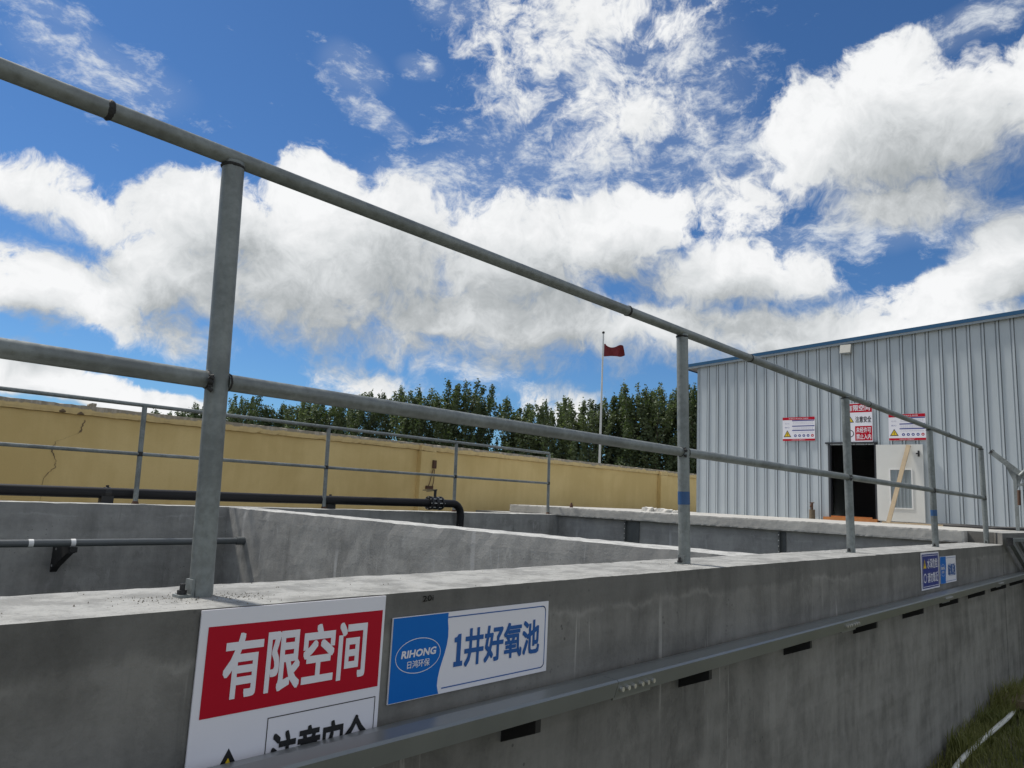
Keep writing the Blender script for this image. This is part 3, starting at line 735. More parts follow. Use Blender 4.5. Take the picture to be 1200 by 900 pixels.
# ---------------------------------------------------------------- yellow boundary wall
WY = 11.0
yw = thing('boundary_wall', 'yellow rendered boundary wall with weathered coping behind the tank', 'wall', (10.0, WY, GZ))
rough_box(-22.0, 46.0, WY, WY + 0.24, GZ, 1.08, step=(0.5, 0.24, 0.3), amp=0.006, edge=0.0, seed=12).build('wall_face', 'yellow_render', yw)
rough_box(-22.0, 46.0, WY - 0.045, WY + 0.285, 1.08, 1.215, step=(0.07, 0.08, 0.045), amp=0.004, edge=0.016, freq=6.0, seed=13).build('coping', 'coping_weathered', yw)
for x in (-9.0, 0.1, 9.42, 18.2, 27.0, 36.0):
    q = MB(); q.box(x - 0.19, x + 0.19, WY - 0.11, WY + 0.005, GZ, 1.06); pi = q.build('pilaster', 'yellow_render', yw)
    rough_box(x - 0.19, x + 0.19, WY - 0.112, WY - 0.03, 1.06, 1.20, step=0.06, amp=0.008, edge=0.02, seed=x).build('pilaster_cap', 'coping_weathered', pi)
# settlement crack under the broken coping
cr = MB(); pts = [(3.33, 1.02), (3.30, 0.86), (3.27, 0.83), (3.02, 0.70), (2.99, 0.58), (3.05, 0.46), (3.05, 0.36), (2.96, 0.26), (2.93, 0.0), (2.95, -0.5)]
wd = [0.007, 0.012, 0.002, 0.002, 0.010, 0.002, 0.005, 0.004, 0.0015, 0.001]
fine_p, fine_w = [], []
for i in range(len(pts) - 1):
    for k in range(6):
        t = k / 6; fine_p.append((pts[i][0] + (pts[i + 1][0] - pts[i][0]) * t + random.uniform(-.012, .012), pts[i][1] + (pts[i + 1][1] - pts[i][1]) * t)); fine_w.append((wd[i] * (1 - t) + wd[i + 1] * t) * random.uniform(.5, 1.4))
for i in range(len(fine_p) - 1):
    (xa, za), (xb, zb_) = fine_p[i], fine_p[i + 1]
    cr.face([(xa - fine_w[i], WY - 0.008, za), (xa + fine_w[i], WY - 0.008, za), (xb + fine_w[i + 1], WY - 0.008, zb_), (xb - fine_w[i + 1], WY - 0.008, zb_)])
for (x, z, s) in [(3.04, 1.10, 0.05), (3.26, 1.09, 0.045)]:
    cr.tube([(x - s, WY - 0.03, z), (x, WY - 0.05, z + 0.01), (x + s, WY - 0.03, z)], [0.008, 0.022, 0.008], 8, True, 0.3)
cr.build('crack', 'crack', yw)
rough_box(3.36, 3.46, WY - 0.02, WY + 0.1, 1.21, 1.27, step=0.03, amp=0.02, edge=0.02, seed=31).build('loose_coping_piece', 'coping_weathered', yw)
# rusty fittings on the pilaster
fit = thing('rusty_bracket', 'small rusty iron fitting with wire hanging on the yellow pilaster', 'bracket', (9.55, WY - 0.12, 0.55))
q = MB(); q.box(9.52, 9.60, WY - 0.15, WY - 0.108, 0.74, 0.90); q.build('plate', 'rust', fit)
MB().tube([(9.52, WY - 0.14, 0.72), (9.46, WY - 0.15, 0.5), (9.44, WY - 0.13, 0.38)], 0.008, 6).build('wire', 'rust', fit)
MB().tube([(9.56, WY - 0.14, 0.72), (9.55, WY - 0.15, 0.5), (9.54, WY - 0.13, 0.38)], 0.008, 6).build('wire', 'rust', fit)
q = MB(); q.box(9.38, 9.56, WY - 0.14, WY - 0.11, 0.34, 0.40); q.build('plate', 'rust', fit)

# ---------------------------------------------------------------- poplars behind the wall
TREES = [[35.84, 93.97, 8.25], [36.66, 92.49, 8.5], [38.24, 92.93, 9.02], [38.33, 89.87, 8.69], [37.87, 85.77, 9.47], [39.1, 84.94, 8.97], [39.8, 82.63, 9.56], [39.66, 79.3, 9.76], [41.32, 79.56, 10.19], [40.54, 75.15, 9.84], [41.61, 74.15, 9.16], [42.35, 72.69, 9.08], [42.64, 70.45, 9.48], [43.41, 69.19, 9.7], [44.22, 67.76, 9.54], [45.15, 66.64, 10.07], [44.1, 62.68, 9.97], [45.37, 61.95, 10.28], [45.97, 60.12, 10.07], [45.62, 56.58, 10.42], [45.42, 53.84, 10.04], [48.11, 54.77, 10.31], [46.94, 51.29, 10.59], [47.38, 49.65, 10.79], [49.21, 49.27, 10.62], [49.21, 45.5, 9.17], [49.28, 43.82, 8.14], [50.36, 43.12, 8.48], [48.79, 40.43, 8.53], [50.77, 40.65, 8.26], [50.2, 38.9, 8.78], [49.88, 36.73, 8.63], [51.65, 36.49, 9.14], [52.58, 36.0, 9.76], [51.04, 33.42, 9.61], [52.35, 33.26, 10.07], [51.75, 31.64, 9.45], [53.11, 31.49, 9.78], [53.34, 30.34, 9.73], [52.21, 28.78, 9.96], [54.06, 28.72, 10.37], [53.88, 27.34, 10.04]]
def poplar(seed, h=11.5):
    rnd = random.Random(seed)
    br = MB(); lf = MB()
    br.tube([(0, 0, 0), (0.05, 0.02, h * 0.35), (0.0, 0.06, h * 0.65), (0, 0, h * 0.80)], [0.17, 0.12, 0.07, 0.02], 8)
    branches = []
    nb = rnd.randint(26, 34)
    for k in range(nb):   # brush of steep shoots, many of them reaching nearly the same height
        t = 0.06 + 0.66 * (k / nb) + rnd.uniform(-.03, .03); a = k * 2.4 + rnd.uniform(-.5, .5)
        tilt = R(rnd.uniform(7, 24)); L = rnd.uniform(2.4, 4.4) * (1.12 - 0.3 * t)
        if k > nb * 0.62: L = h * (rnd.uniform(0.87, 1.02) - t - 0.05 * (tilt / 0.4) ** 2) / math.cos(tilt)
        L = max(0.9, min(L, (h - h * t) / math.cos(tilt)))
        d = Vector((math.sin(tilt) * math.cos(a), math.sin(tilt) * math.sin(a), math.cos(tilt)))
        branches.append(((0, 0, h * t), d, L))
    for o, d, L in branches:
        o = Vector(o); e = o + d * L; e2 = o + d * L * 0.5 + Vector((d.x, d.y, 0)) * 0.12 * L
        br.tube([o, e2, e], [0.035, 0.022, 0.006], 4, False)
        n_ = int(66 * L)
        for k in range(n_):
            t = rnd.uniform(0.12, 1.05) ** 0.8
            c = o + (e2 - o) * (t * 2) if t < .5 else e2 + (e - e2) * (t * 2 - 1)
            rad = 0.32 * (1.12 - t) + 0.12
            c = c + Vector((rnd.gauss(0, rad * .62), rnd.gauss(0, rad * .62), rnd.gauss(0, 0.2)))
            s = rnd.uniform(0.055, 0.125)
            ax = Vector((rnd.gauss(0, 1), rnd.gauss(0, 1), rnd.gauss(0, 0.8))).normalized(); bx = ax.orthogonal().normalized(); cx = ax.cross(bx)
            an = rnd.uniform(0, 6.28); u, v = bx * math.cos(an) + cx * math.sin(an), cx * math.cos(an) - bx * math.sin(an)
            lf.face([c - u * s, c - v * s * .8, c + u * s * 1.2, c + v * s * .8])
    return br, lf
VAR = []
for k in range(6):
    br, lf = poplar(100 + k)
    root = thing('poplar_tree', 'poplar', 'tree')
    VAR.append((root, br.build('trunk', 'bark', root), lf.build('crown', 'poplar_leaf', root)))
used = set()
def ordinal(k): return ['leftmost', 'second', 'third', 'fourth', 'fifth', 'sixth', 'seventh', 'eighth', 'ninth', 'tenth', 'eleventh', 'twelfth', 'thirteenth', 'fourteenth', 'fifteenth', 'sixteenth', 'seventeenth', 'eighteenth', 'nineteenth', 'twentieth', 'twenty-first', 'twenty-second', 'twenty-third', 'twenty-fourth', 'twenty-fifth', 'twenty-sixth', 'twenty-seventh', 'twenty-eighth', 'twenty-ninth', 'thirtieth', 'thirty-first', 'thirty-second', 'thirty-third', 'thirty-fourth', 'thirty-fifth', 'thirty-sixth', 'thirty-seventh', 'thirty-eighth', 'thirty-ninth', 'fortieth', 'forty-first', 'forty-second'][k]
for i, (x, y, zt_) in enumerate(TREES):
    k = (i * 5 + i // 6) % 6; src = VAR[k]
    if k not in used: used.add(k); root, parts = src[0], src[1:]
    else:
        root = src[0].copy(); COL.objects.link(root); parts = []
        for c in src[1:]:
            cc = c.copy(); COL.objects.link(cc); cc.parent = root
    s = (zt_ - GZ) / 11.5
    root.location = (x, y, GZ); root.rotation_euler = (0, 0, random.uniform(0, 6.28)); root.scale = (s * random.uniform(0.85, 1.45),) * 2 + (s,)
    side = 'on the left' if i < 16 else ('in the middle' if i < 32 else 'by the shed')
    tag(root, ('%s dark green poplar from the left in the row behind the yellow wall' % ordinal(i)) if i else 'leftmost small dark poplar in the row behind the yellow wall', 'tree', 'row of poplars behind the yellow wall')

# ---------------------------------------------------------------- flagpole and flag
px, py = 38.75, 28.0  # well short of the trees
fp = thing('flagpole', 'tall thin pale flagpole standing in front of the poplars', 'flagpole', (px, py, GZ))
MB().tube([(px, py, GZ), (px, py, 6.0), (px, py, 11.25)], [0.085, 0.065, 0.05], 14).build('pole', 'pole_paint', fp)
MB().tube([(px, py, 11.25), (px, py, 11.30), (px, py, 11.38), (px, py, 11.42)], [0.04, 0.09, 0.09, 0.03], 12).build('finial', 'cast_iron', fp)
fl = MB(); nu, nv = 26, 12; grid = []
du = Vector((0.675, -0.736, 0)); dn = Vector((0.736, 0.675, 0))
for j in range(nv + 1):
    for i in range(nu + 1):
        u, v = i / nu, j / nv
        ripple = 0.16 * u * math.sin(9.0 * u + 1.6 * v) + 0.05 * math.sin(17 * u - 3 * v) * u
        drop = -0.30 * u ** 1.3 * (v * 0.9) + 0.06 * math.sin(7 * u + 2 * v) * u + 0.10 * u * (1 - v)
        p = Vector((px, py, 9.72 + 0.86 * v)) + du * (0.07 + 1.40 * u * (1 - 0.10 * v)) + dn * ripple + Vector((0, 0, drop - (0.15 * v * math.sin(u * 5) * (u > 0.1))))
        grid.append(p)
off = dn * 0.006
for sgn in (1, -1):
    fl.poly([p + off * sgn for p in grid], [((a := j * (nu + 1) + i), a + 1, a + nu + 2, a + nu + 1)[::sgn] for j in range(nv) for i in range(nu)], True)
tag(fl.build('flag', 'flag_red', None, (px, py, 9.6)), 'dull red flag blowing to the right at the top of the flagpole', 'flag')

# ---------------------------------------------------------------- steel-clad shed
BX = 14.0
PITCH = 0.2078
def roof_z(y): return (3.205 + (7.58 - y) * 0.0618) if y > 0 else (3.205 + (7.58 + y) * 0.0618)
shed = thing('steel_shed', 'pale grey ribbed steel shed with blue roof trim behind the tank', 'building', (BX, 3.0, 0.13))
DY0, DY1, DZ = 4.10, 4.87, 1.50
# profile of one sheet between two ribs: flat pan, then a small raised rib with narrow grooves
def strip(ya, yb):
    rw = 0.052
    return [(yb, 0.0), (yb - 0.010, -0.0), (ya + rw + 0.012, 0.0), (ya + rw + 0.006, 0.020), (ya + rw - 0.004, 0.020), (ya + rw - 0.012, -0.016), (ya + 0.014, -0.016), (ya + 0.006, 0.020), (ya + 0.0, 0.020)]
def clip(prof, lo, hi):
    out = []
    pr = sorted(prof, key=lambda p: -p[0])
    def at(y):
        for (a, xa), (b, xb) in zip(pr[:-1], pr[1:]):
            if a >= y >= b: return xa + (xb - xa) * (0 if a == b else (a - y) / (a - b))
        return 0.0
    ys_ = [hi] + [p[0] for p in pr if lo < p[0] < hi] + [lo]
    return [(y, at(y)) for y in ys_]
def sheet(mb, prof, z0):
    for (ya, xa), (yb, xb) in zip(prof[:-1], prof[1:]):
        mb.face([(BX + xa, ya, z0), (BX + xb, yb, z0), (BX + xb, yb, roof_z(yb) - 0.004), (BX + xa, ya, roof_z(ya) - 0.004)])
y = 7.299 + PITCH * 1
k = 0
edges = [7.575] + [7.299 + 0.026 - PITCH * i for i in range(0, 70)]
for yb, ya in zip(edges[:-1], edges[1:]):
    if ya < -7.4: break
    prof = strip(ya, yb); q = MB()
    segs = []
    if yb <= DY0 or ya >= DY1: segs = [(ya, yb, 0.12)]
    else:
        lo, hi = max(ya, DY0), min(yb, DY1)
        segs.append((lo, hi, DZ))
        if ya < lo: segs.append((ya, lo, 0.12))
        if yb > hi: segs.append((hi, yb, 0.12))
    for a, b, z0 in segs: sheet(q, clip(prof, a, b), z0)
    q.build('wall_panel', 'steel_cladding', shed)
# screws are too small to count; the other sides of the shell
q = MB()
q.box(BX + 0.01, 22.0, 7.56, 7.60, 0.12, 3.2); q.build('side_wall', 'steel_cladding', shed)
q = MB(); q.box(BX + 0.01, 22.0, -7.60, -7.56, GZ, 3.2); q.build('side_wall', 'steel_cladding', shed)
q = MB(); q.box(21.96, 22.0, -7.56, 7.56, GZ, 3.2); q.build('back_wall', 'steel_cladding', shed)
q = MB(); q.box(BX + 0.05, 21.9, -7.5, 7.5, GZ, 0.125); q.build('floor', 'room_wall', shed)
q = MB(); q.box(BX + 0.030, BX + 0.045, DY1, 7.55, 0.13, 3.15); q.box(BX + 0.030, BX + 0.045, -7.5, DY0, 0.13, 3.15); q.box(BX + 0.030, BX + 0.045, DY0, DY1, DZ, 3.15); q.build('inner_lining', 'room_wall', shed)
q = MB(); q.box(BX - 0.012, BX + 0.03, 7.548, 7.605, 0.12, 3.2); q.build('corner_flashing', 'trim_steel', shed)
# roof
q = MB()
for s in (1, -1):
    ye = 7.86 * s
    def RP(x, yy, dz): return (x, yy, 3.205 + (7.58 - abs(yy)) * 0.0618 + dz)
    a = [RP(BX - 0.06, 0.0, 0.0), RP(22.1, 0.0, 0.0), RP(22.1, ye, 0.0), RP(BX - 0.06, ye, 0.0)]
    b = [RP(BX - 0.06, 0.0, 0.062), RP(22.1, 0.0, 0.062), RP(22.1, ye, 0.062), RP(BX - 0.06, ye, 0.062)]
    q.hexa(a + b if s == -1 else [a[3], a[2], a[1], a[0], b[3], b[2], b[1], b[0]])
rf = q.build('roof', 'soffit', shed)
for s in (1, -1):
    ye = 7.88 * s
    q = MB(); x0, x1 = BX - 0.085, BX - 0.061
    def T(yy, lo, hi, x0=x0, x1=x1): z = 3.205 + (7.58 - abs(yy)) * 0.0618; return [(x0, yy, z + lo), (x1, yy, z + lo), (x1, yy, z + hi), (x0, yy, z + hi)]
    A, B_ = T(0.0, 0.018, 0.082), T(ye, 0.018, 0.082)
    q.hexa([A[0], A[1], B_[1], B_[0], A[3], A[2], B_[2], B_[3]]); q.build('roof_trim', 'roof_blue', rf)
    q = MB(); A, B_ = T(0.0, -0.022, 0.0178, BX - 0.078, BX - 0.060), T(ye, -0.022, 0.0178, BX - 0.078, BX - 0.060)
    q.hexa([A[0], A[1], B_[1], B_[0], A[3], A[2], B_[2], B_[3]]); q.build('trim_lip', 'trim_steel', rf)
    q = MB(); z = 3.205 + (7.58 - 7.88) * 0.0618
    q.box(BX - 0.05, 22.1, min(ye, ye - 0.02 * s), max(ye, ye - 0.02 * s), z - 0.02, z + 0.08); q.build('eave_trim', 'roof_blue', rf)
# door frame, open leaf
q = MB(); q.box(BX - 0.03, BX + 0.06, DY1 - 0.002, DY1 + 0.035, 0.13, DZ + 0.02); q.box(BX - 0.03, BX + 0.06, DY0 - 0.035, DY0 + 0.002, 0.13, DZ + 0.02)
q.box(BX - 0.045, BX + 0.06, DY0 - 0.06, DY1 + 0.08, DZ + 0.02, DZ + 0.05); q.build('door_frame', 'door_dark', shed)
leaf_y0, leaf_y1, lz0, lz1, lx = 3.31, 4.055, 0.165, 1.49, BX - 0.085
q = MB(); wy0, wy1, wz0, wz1 = 3.50, 3.83, 0.40, 1.05
for (a, b, c, d) in [(leaf_y0, wy0, lz0, lz1), (wy1, leaf_y1, lz0, lz1), (wy0, wy1, lz0, wz0), (wy0, wy1, wz1, lz1)]:
    q.box(lx, lx + 0.04, a, b, c, d)
dl = q.build('door', 'door_cream', shed)
q = MB()
for (a, b, c, d) in [(wy0 - 0.02, wy0, wz0 - 0.02, wz1 + 0.02), (wy1, wy1 + 0.02, wz0 - 0.02, wz1 + 0.02), (wy0, wy1, wz0 - 0.02, wz0), (wy0, wy1, wz1, wz1 + 0.02)]:
    q.box(lx - 0.010, lx - 0.001, a, b, c, d)
q.build('window_frame', 'clamp_white', dl)
q = MB(); q.box(lx + 0.018, lx + 0.024, wy0, wy1, wz0, wz1); q.build('pane', 'window_glass', dl)
for k in range(5):
    q = MB(); yy = wy0 + 0.05 + k * 0.058; q.box(lx + 0.010, lx + 0.0175, yy, yy + 0.012, wz0, wz1); q.build('window_bar', 'trim_steel', dl)
q = MB(); q.box(lx - 0.02, lx, 3.36, 3.385, 1.28, 1.38); q.box(lx - 0.035, lx - 0.02, 3.355, 3.41, 1.32, 1.34); q.build('handle', 'cast_iron', dl)
cab = thing('control_cabinet', 'dim grey cabinet just inside the dark shed doorway', 'cabinet', (17.4, 5.2, 0.125))
q = MB(); q.box(17.25, 17.7, 4.9, 5.6, 0.125, 1.45); q.build('body', 'soffit', cab)
q = MB(); q.box(17.235, 17.25, 4.94, 5.56, 0.2, 1.4); q.build('door', 'soffit', cab)
q = MB(); q.box(17.215, 17.235, 5.0, 5.03, 0.75, 0.9); q.build('handle', 'cast_iron', cab)
# threshold boards
for (a, b, z0, z1, lab) in [(4.06, 4.98, 0.13, 0.185, 'orange timber board lying along the shed doorstep')]:
    q = MB(); q.box(BX - 0.12, BX - 0.03, a, b, z0, z1); q.box(BX - 0.05, BX - 0.01, a + 0.1, b - 0.12, z1, z1 + 0.025)
    tag(q.build('threshold_board', 'orange_board', None, (BX - 0.1, a, z0)), lab, 'board')
q = MB(); q.hexa([(13.55, 2.6, 0.131), (13.68, 2.6, 0.131), (13.72, 3.9, 0.131), (13.60, 3.9, 0.131), (13.55, 2.6, 0.155), (13.68, 2.6, 0.155), (13.72, 3.9, 0.155), (13.60, 3.9, 0.155)])
tag(q.build('loose_board', 'plywood', None, (13.6, 3.2, 0.13)), 'brown board lying flat on the platform below the open door', 'board')
# leaning plank
a, b = Vector((13.60, 3.80, 0.135)), Vector((13.885, 3.52, 1.475))
d = (b - a).normalized(); sdv = Vector((0, 1, 0)) - d * d.y; sdv.normalize(); nv_ = d.cross(sdv)
q = MB(); hw, ht = 0.034, 0.012
c = [a - sdv * hw - nv_ * ht, a + sdv * hw - nv_ * ht, a + sdv * hw + nv_ * ht, a - sdv * hw + nv_ * ht]
q.hexa(c + [p + (b - a) for p in c])
tag(q.build('leaning_plank', 'plywood', None, a), 'pale wooden plank leaning against the open shed door', 'plank')
# flood lamp under the eave
lamp = thing('wall_lamp', 'small off-white lamp box under the shed roof edge', 'lamp', (BX - 0.1, 4.53, 3.2))
q = MB(); q.hexa([(BX - 0.13, 4.44, 3.20), (BX - 0.02, 4.44, 3.20), (BX - 0.02, 4.63, 3.20), (BX - 0.13, 4.63, 3.20), (BX - 0.08, 4.44, 3.36), (BX - 0.02, 4.44, 3.36), (BX - 0.02, 4.63, 3.36), (BX - 0.08, 4.63, 3.36)]); q.build('housing', 'lamp_box', lamp)
q = MB(); q.box(BX - 0.115, BX - 0.04, 4.46, 4.61, 3.188, 3.199); q.build('lens', 'window_glass', lamp)

# signs on the shed
def shed_board(name, label, yl, yr_, z0, z1): return Board(name, label, (BX - 0.026, yl, z0), (0, -1, 0), (-1, 0, 0), yl - yr_, z1 - z0, thick=0.006)
def info_board(b):
    w, h = b.w, b.h
    b.rect(0.002, h * 0.88, w - 0.002, h - 0.002, 'sign_red'); b.rect(0.002, 0.002, w - 0.002, h * 0.09, 'sign_red')
    b.text('有限空间 作业安全 告知牌', w * 0.2, h * 0.905, w * 0.8, h * 0.96, 'sign_white', 2, 0.0); b.text('注意安全 佩戴防护', w * 0.28, h * 0.025, w * 0.7, h * 0.068, 'sign_white', 2, 0.0)
    for z in (0.83, 0.60, 0.42): b.rect(w * 0.30, h * z, w * 0.985, h * (z + 0.04), 'sign_navy')
    for z in (0.76, 0.70, 0.53, 0.48, 0.34): b.text('作业前必须通风检测合格', w * 0.32, h * z, w * 0.95, h * (z + 0.035), 'sign_grey', 1, 0.0)
    b.text('危险', w * 0.07, h * 0.70, w * 0.22, h * 0.76, 'sign_grey', 1, 0.0); b.text('当心', w * 0.07, h * 0.54, w * 0.22, h * 0.60, 'sign_navy', 1, 0.0)
    b.triangle(w * 0.15, h * 0.27, w * 0.24)
    for k in range(5):
        q = b.ring(w * (0.40 + k * 0.13), h * 0.22, w * 0.042, w * 0.042, w * 0.040, 'sign_navy' if k < 4 else 'sign_red', 1, 18, 'printed_symbol')
        b.rect(w * (0.385 + k * 0.13), h * 0.20, w * (0.415 + k * 0.13), h * 0.235, 'sign_white', 2, 'printed_symbol')
info_board(shed_board('notice_board', 'left white notice with red borders on the shed wall', 5.755, 5.135, 1.585, 2.045))
info_board(shed_board('notice_board', 'right white notice with red borders above the open shed door', 3.85, 3.262, 1.565, 2.030))
b = shed_board('warning_sign', 'upright red and white warning sign above the dark shed doorway', 4.60, 4.115, 1.545, 2.26)
w, h = b.w, b.h
b.rect(0.004, h * 0.76, w - 0.004, h * 0.985, 'sign_red'); b.text('有限空间', w * 0.10, h * 0.80, w * 0.92, h * 0.955, 'sign_white', 2, 0.02)
b.text('注意安全', w * 0.40, h * 0.50, w * 0.96, h * 0.66, 'sign_black', 2, 0.018); b.triangle(w * 0.2, h * 0.57, w * 0.30)
b.rect(w * 0.38, h * 0.04, w * 0.98, h * 0.41, 'sign_red'); b.text('未经许可', w * 0.42, h * 0.24, w * 0.94, h * 0.38, 'sign_white', 2, 0.015); b.text('禁止入内', w * 0.42, h * 0.07, w * 0.94, h * 0.21, 'sign_white', 2, 0.015)
b.ring(w * 0.2, h * 0.22, w * 0.14, w * 0.14, w * 0.03, 'sign_black', 1, 24)

# ---------------------------------------------------------------- small things on the platform
tp = thing('standpipe_tap', 'short brown standpipe with a tap at the foot of the shed wall', 'tap', (13.86, 5.17, 0.13))
MB().tube([(13.86, 5.17, 0.12), (13.86, 5.17, 0.30)], [0.055, 0.05], 12, True, 0.05).build('sleeve', 'brown_stub', tp)
MB().tube([(13.86, 5.17, 0.30), (13.86, 5.17, 0.42)], 0.02, 10).build('riser', 'rust', tp)
q = MB().tube([(13.86, 5.17, 0.38), (13.80, 5.17, 0.38), (13.78, 5.17, 0.35)], 0.016, 8); q.tube([(13.86, 5.13, 0.425), (13.86, 5.21, 0.425)], 0.009, 6); q.build('spout', 'rust', tp)
rb = MB()
for (x, y, s) in [(11.2, 7.0, 0.10), (11.25, 6.82, 0.08), (11.15, 6.65, 0.09), (11.3, 6.5, 0.06)]:
    t = rough_box(x - s, x + s, y - s, y + s, 0.125, 0.125 + s * 0.75, step=s * 0.7, amp=s * 0.3, edge=s * 0.2, freq=11, seed=x + y)
    rb.poly(t.v, t.f)
tag(rb.build('rubble_heap', 'rubble_white', None, (11.2, 6.8, 0.12)), 'small heap of white mortar lumps on the platform before the yellow wall', 'rubble')
st = MB(); st.tube([(10.4, 8.10, 0.12), (10.4, 8.10, 0.165), (10.4, 8.10, 0.215)], [0.035, 0.03, 0.012], 9, True, 0.15); tag(st.build('rusty_stub', 'rust', None, (10.4, 8.1, 0.12)), 'tiny rusty bolt stub at the far end of the white platform', 'bolt')
for (pts, rr, lab) in [([(13.5, 2.95, 0.145), (13.3, 2.6, 0.15), (13.0, 2.3, 0.148), (12.9, 2.1, 0.15), (13.2, 1.9, 0.15), (13.6, 1.6, 0.15)], 0.018, 'black cable lying on the platform end, the nearer one'),
                       ([(13.85, 3.2, 0.15), (13.7, 2.7, 0.16), (13.75, 2.3, 0.15), (13.6, 1.9, 0.16), (13.7, 1.5, 0.15)], 0.022, 'black hose lying close to the foot of the shed wall')]:
    path = []
    P_ = [Vector(p) for p in pts]
    for i in range(len(P_) - 1):
        p0, p1, p2, p3 = P_[max(i - 1, 0)], P_[i], P_[i + 1], P_[min(i + 2, len(P_) - 1)]
        for t in (0, .25, .5, .75):
            path.append(0.5 * ((2 * p1) + (p2 - p0) * t + (2 * p0 - 5 * p1 + 4 * p2 - p3) * t * t + (3 * p1 - p0 - 3 * p2 + p3) * t ** 3))
    path.append(P_[-1])
    tag(MB().tube(path, rr, 8).build('hose', 'dark_hose', None, path[0]), lab, 'hose')

# ---------------------------------------------------------------- steel frame by the shed corner
fr = thing('hoist_stand', 'sloping steel channel on a post standing on the platform at the right edge', 'stand', (13.0, 1.89, 0.128))
def bar(p, q_, wv, hv):
    p, q_ = Vector(p), Vector(q_); d = (q_ - p).normalized(); s = d.cross(Vector((0, 0, 1))); s = s.normalized() if s.length > 1e-3 else Vector((0, 1, 0)); n_ = s.cross(d)
    c = [p - s * wv - n_ * hv, p + s * wv - n_ * hv, p + s * wv + n_ * hv, p - s * wv + n_ * hv]
    return MB().hexa(c + [v + (q_ - p) for v in c])
bar((13.0, 2.17, 1.285), (13.0, 1.0, 0.20), 0.035, 0.035).build('channel', 'galvanised', fr)
q = MB().tube([(13.0, 2.175, 1.29), (13.0, 2.15, 1.268)], 0.042, 12); q.build('end_cap', 'weld', fr)
q = MB(); q.poly([(12.99, 2.00, 1.08), (12.99, 1.80, 0.90), (12.99, 1.86, 0.74), (13.01, 2.00, 1.08), (13.01, 1.80, 0.90), (13.01, 1.86, 0.74)], [(0, 1, 2), (5, 4, 3), (0, 3, 4, 1), (1, 4, 5, 2), (2, 5, 3, 0)]); q.build('gusset_plate', 'galvanised', fr)
bar((13.0, 1.885, 0.128), (13.0, 1.885, 0.97), 0.022, 0.022).build('post', 'galvanised', fr)
bar((13.0, 1.88, 0.80), (13.0, 1.2, 0.80), 0.018, 0.018).build('rail', 'galvanised', fr)
MB().tube([(12.97, 1.82, 0.93), (12.97, 1.76, 1.0), (12.97, 1.70, 0.96), (12.97, 1.70, 0.86)], 0.028, 8).build('pulley_guard', 'galvanised', fr)
MB().tube([(12.96, 1.84, 0.72), (12.96, 1.845, 0.5)], 0.022, 8).build('rusty_rod', 'rust', fr)
bar((13.0, 1.2, 0.128), (13.0, 1.2, 0.80), 0.02, 0.02).build('post', 'galvanised', fr)
# stair handrail in front of the raised end
sh = thing('stair_handrail', 'dark steel stair handrail frame beyond the end of the front tank wall', 'railing', (11.0, 1.46, GZ))
bar((9.80, 1.50, 0.055), (14.6, 1.50, -1.6), 0.022, 0.022).build('sloping_rail', 'beam_steel', sh)
bar((9.83, 1.50, 0.060), (12.6, 1.50, 0.040), 0.020, 0.020).build('top_rail', 'galvanised', sh)
bar((10.42, 1.50, 0.03), (12.6, 1.50, -0.72), 0.018, 0.018).build('inner_rail', 'beam_steel', sh)
bar((12.6, 1.50, 0.06), (12.6, 1.50, GZ), 0.02, 0.02).build('post', 'galvanised', sh)
q = MB(); q.box(9.785, 9.80, 1.47, 1.53, 0.0, 0.085); q.build('end_plate', 'weld', sh)
for k in range(6):
    q = MB(); q.box(10.9 + 0.6 * k, 11.2 + 0.6 * k, 0.75, 1.42, -0.30 - 0.21 * k, -0.27 - 0.21 * k); q.build('tread', 'beam_steel', sh)
bar((10.9, 0.74, -0.30), (14.3, 0.74, -1.55), 0.015, 0.06).build('stringer', 'beam_steel', sh)
bar((10.9, 1.43, -0.30), (14.3, 1.43, -1.55), 0.015, 0.06).build('stringer', 'beam_steel', sh)

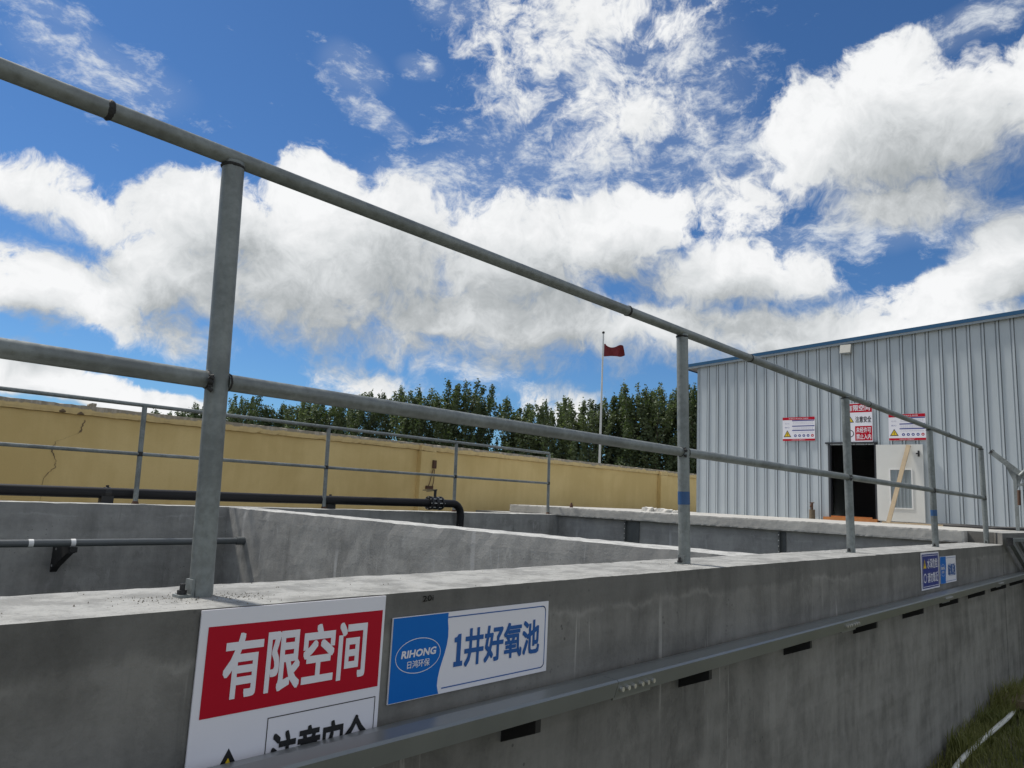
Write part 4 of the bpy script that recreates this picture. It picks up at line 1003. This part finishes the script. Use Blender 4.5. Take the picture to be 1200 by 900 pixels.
# ---------------------------------------------------------------- grass, hose and timber at the foot of the wall
gr = MB(); rg = random.Random(5)
def blades(n_, xr, yr2, hr, near=False):
    for k in range(n_):
        x, y = rg.uniform(*xr), rg.uniform(*yr2)
        h = rg.uniform(*hr) * (0.7 + 0.6 * noise.noise(Vector((x * 2.5, y * 2.5, 3))) + 0.3)
        if h < 0.02: continue
        a = rg.uniform(0, 6.28); ln = rg.uniform(0.1, 0.7) * h; w_ = rg.uniform(0.0022, 0.0055)
        dx, dy = math.cos(a), math.sin(a); sx, sy = -dy * w_, dx * w_
        if y + dy * ln > 1.57: dy = -abs(dy)
        p1 = (x + dx * ln * .35, y + dy * ln * .35, GZ + h * .6); p2 = (x + dx * ln, y + dy * ln, GZ + h * (1 - 0.25 * ln / h))
        gr.poly([(x - sx, y - sy, GZ - .01), (x + sx, y + sy, GZ - .01), (p1[0] + sx * .8, p1[1] + sy * .8, p1[2]), (p1[0] - sx * .8, p1[1] - sy * .8, p1[2]), p2], [(0, 1, 2, 3), (3, 2, 4)])
blades(13000, (6.3, 12.0), (0.2, 1.57), (0.04, 0.14)); blades(1900, (6.85, 9.6), (1.36, 1.56), (0.10, 0.30)); blades(5000, (4.0, 12.0), (-1.5, 0.2), (0.04, 0.12))
tag(gr.build('grass', 'grass_blade'), 'rough grass growing along the foot of the tank wall', 'grass', kind='stuff')
hp = [(5.6, 1.30, GZ + 0.05), (6.3, 1.39, GZ + 0.06), (6.74, 1.41, GZ + 0.07), (7.35, 1.39, GZ + 0.09), (7.9, 1.36, GZ + 0.11), (8.35, 1.36, GZ + 0.10), (8.9, 1.40, GZ + 0.07), (9.5, 1.46, GZ + 0.05), (10.4, 1.50, GZ + 0.05), (12.0, 1.45, GZ + 0.05)]
path = []
P_ = [Vector(p) for p in hp]
for i in range(len(P_) - 1):
    p0, p1, p2, p3 = P_[max(i - 1, 0)], P_[i], P_[i + 1], P_[min(i + 2, len(P_) - 1)]
    for t in (0, .2, .4, .6, .8):
        path.append(0.5 * ((2 * p1) + (p2 - p0) * t + (2 * p0 - 5 * p1 + 4 * p2 - p3) * t * t + (3 * p1 - p0 - 3 * p2 + p3) * t ** 3))
tag(MB().tube(path, 0.019, 12).build('white_hose', 'white_hose', None, path[0]), 'white hose lying in the grass at the foot of the tank wall', 'hose')
t = rough_box(8.75, 9.55, 1.18, 1.50, GZ + 0.10, GZ + 0.17, step=(0.1, 0.08, 0.07), amp=0.008, edge=0.01, seed=44)
tag(t.build('timber_offcut', 'old_timber', None, (9.1, 1.35, GZ)), 'weathered timber offcut lying across the white hose', 'timber')
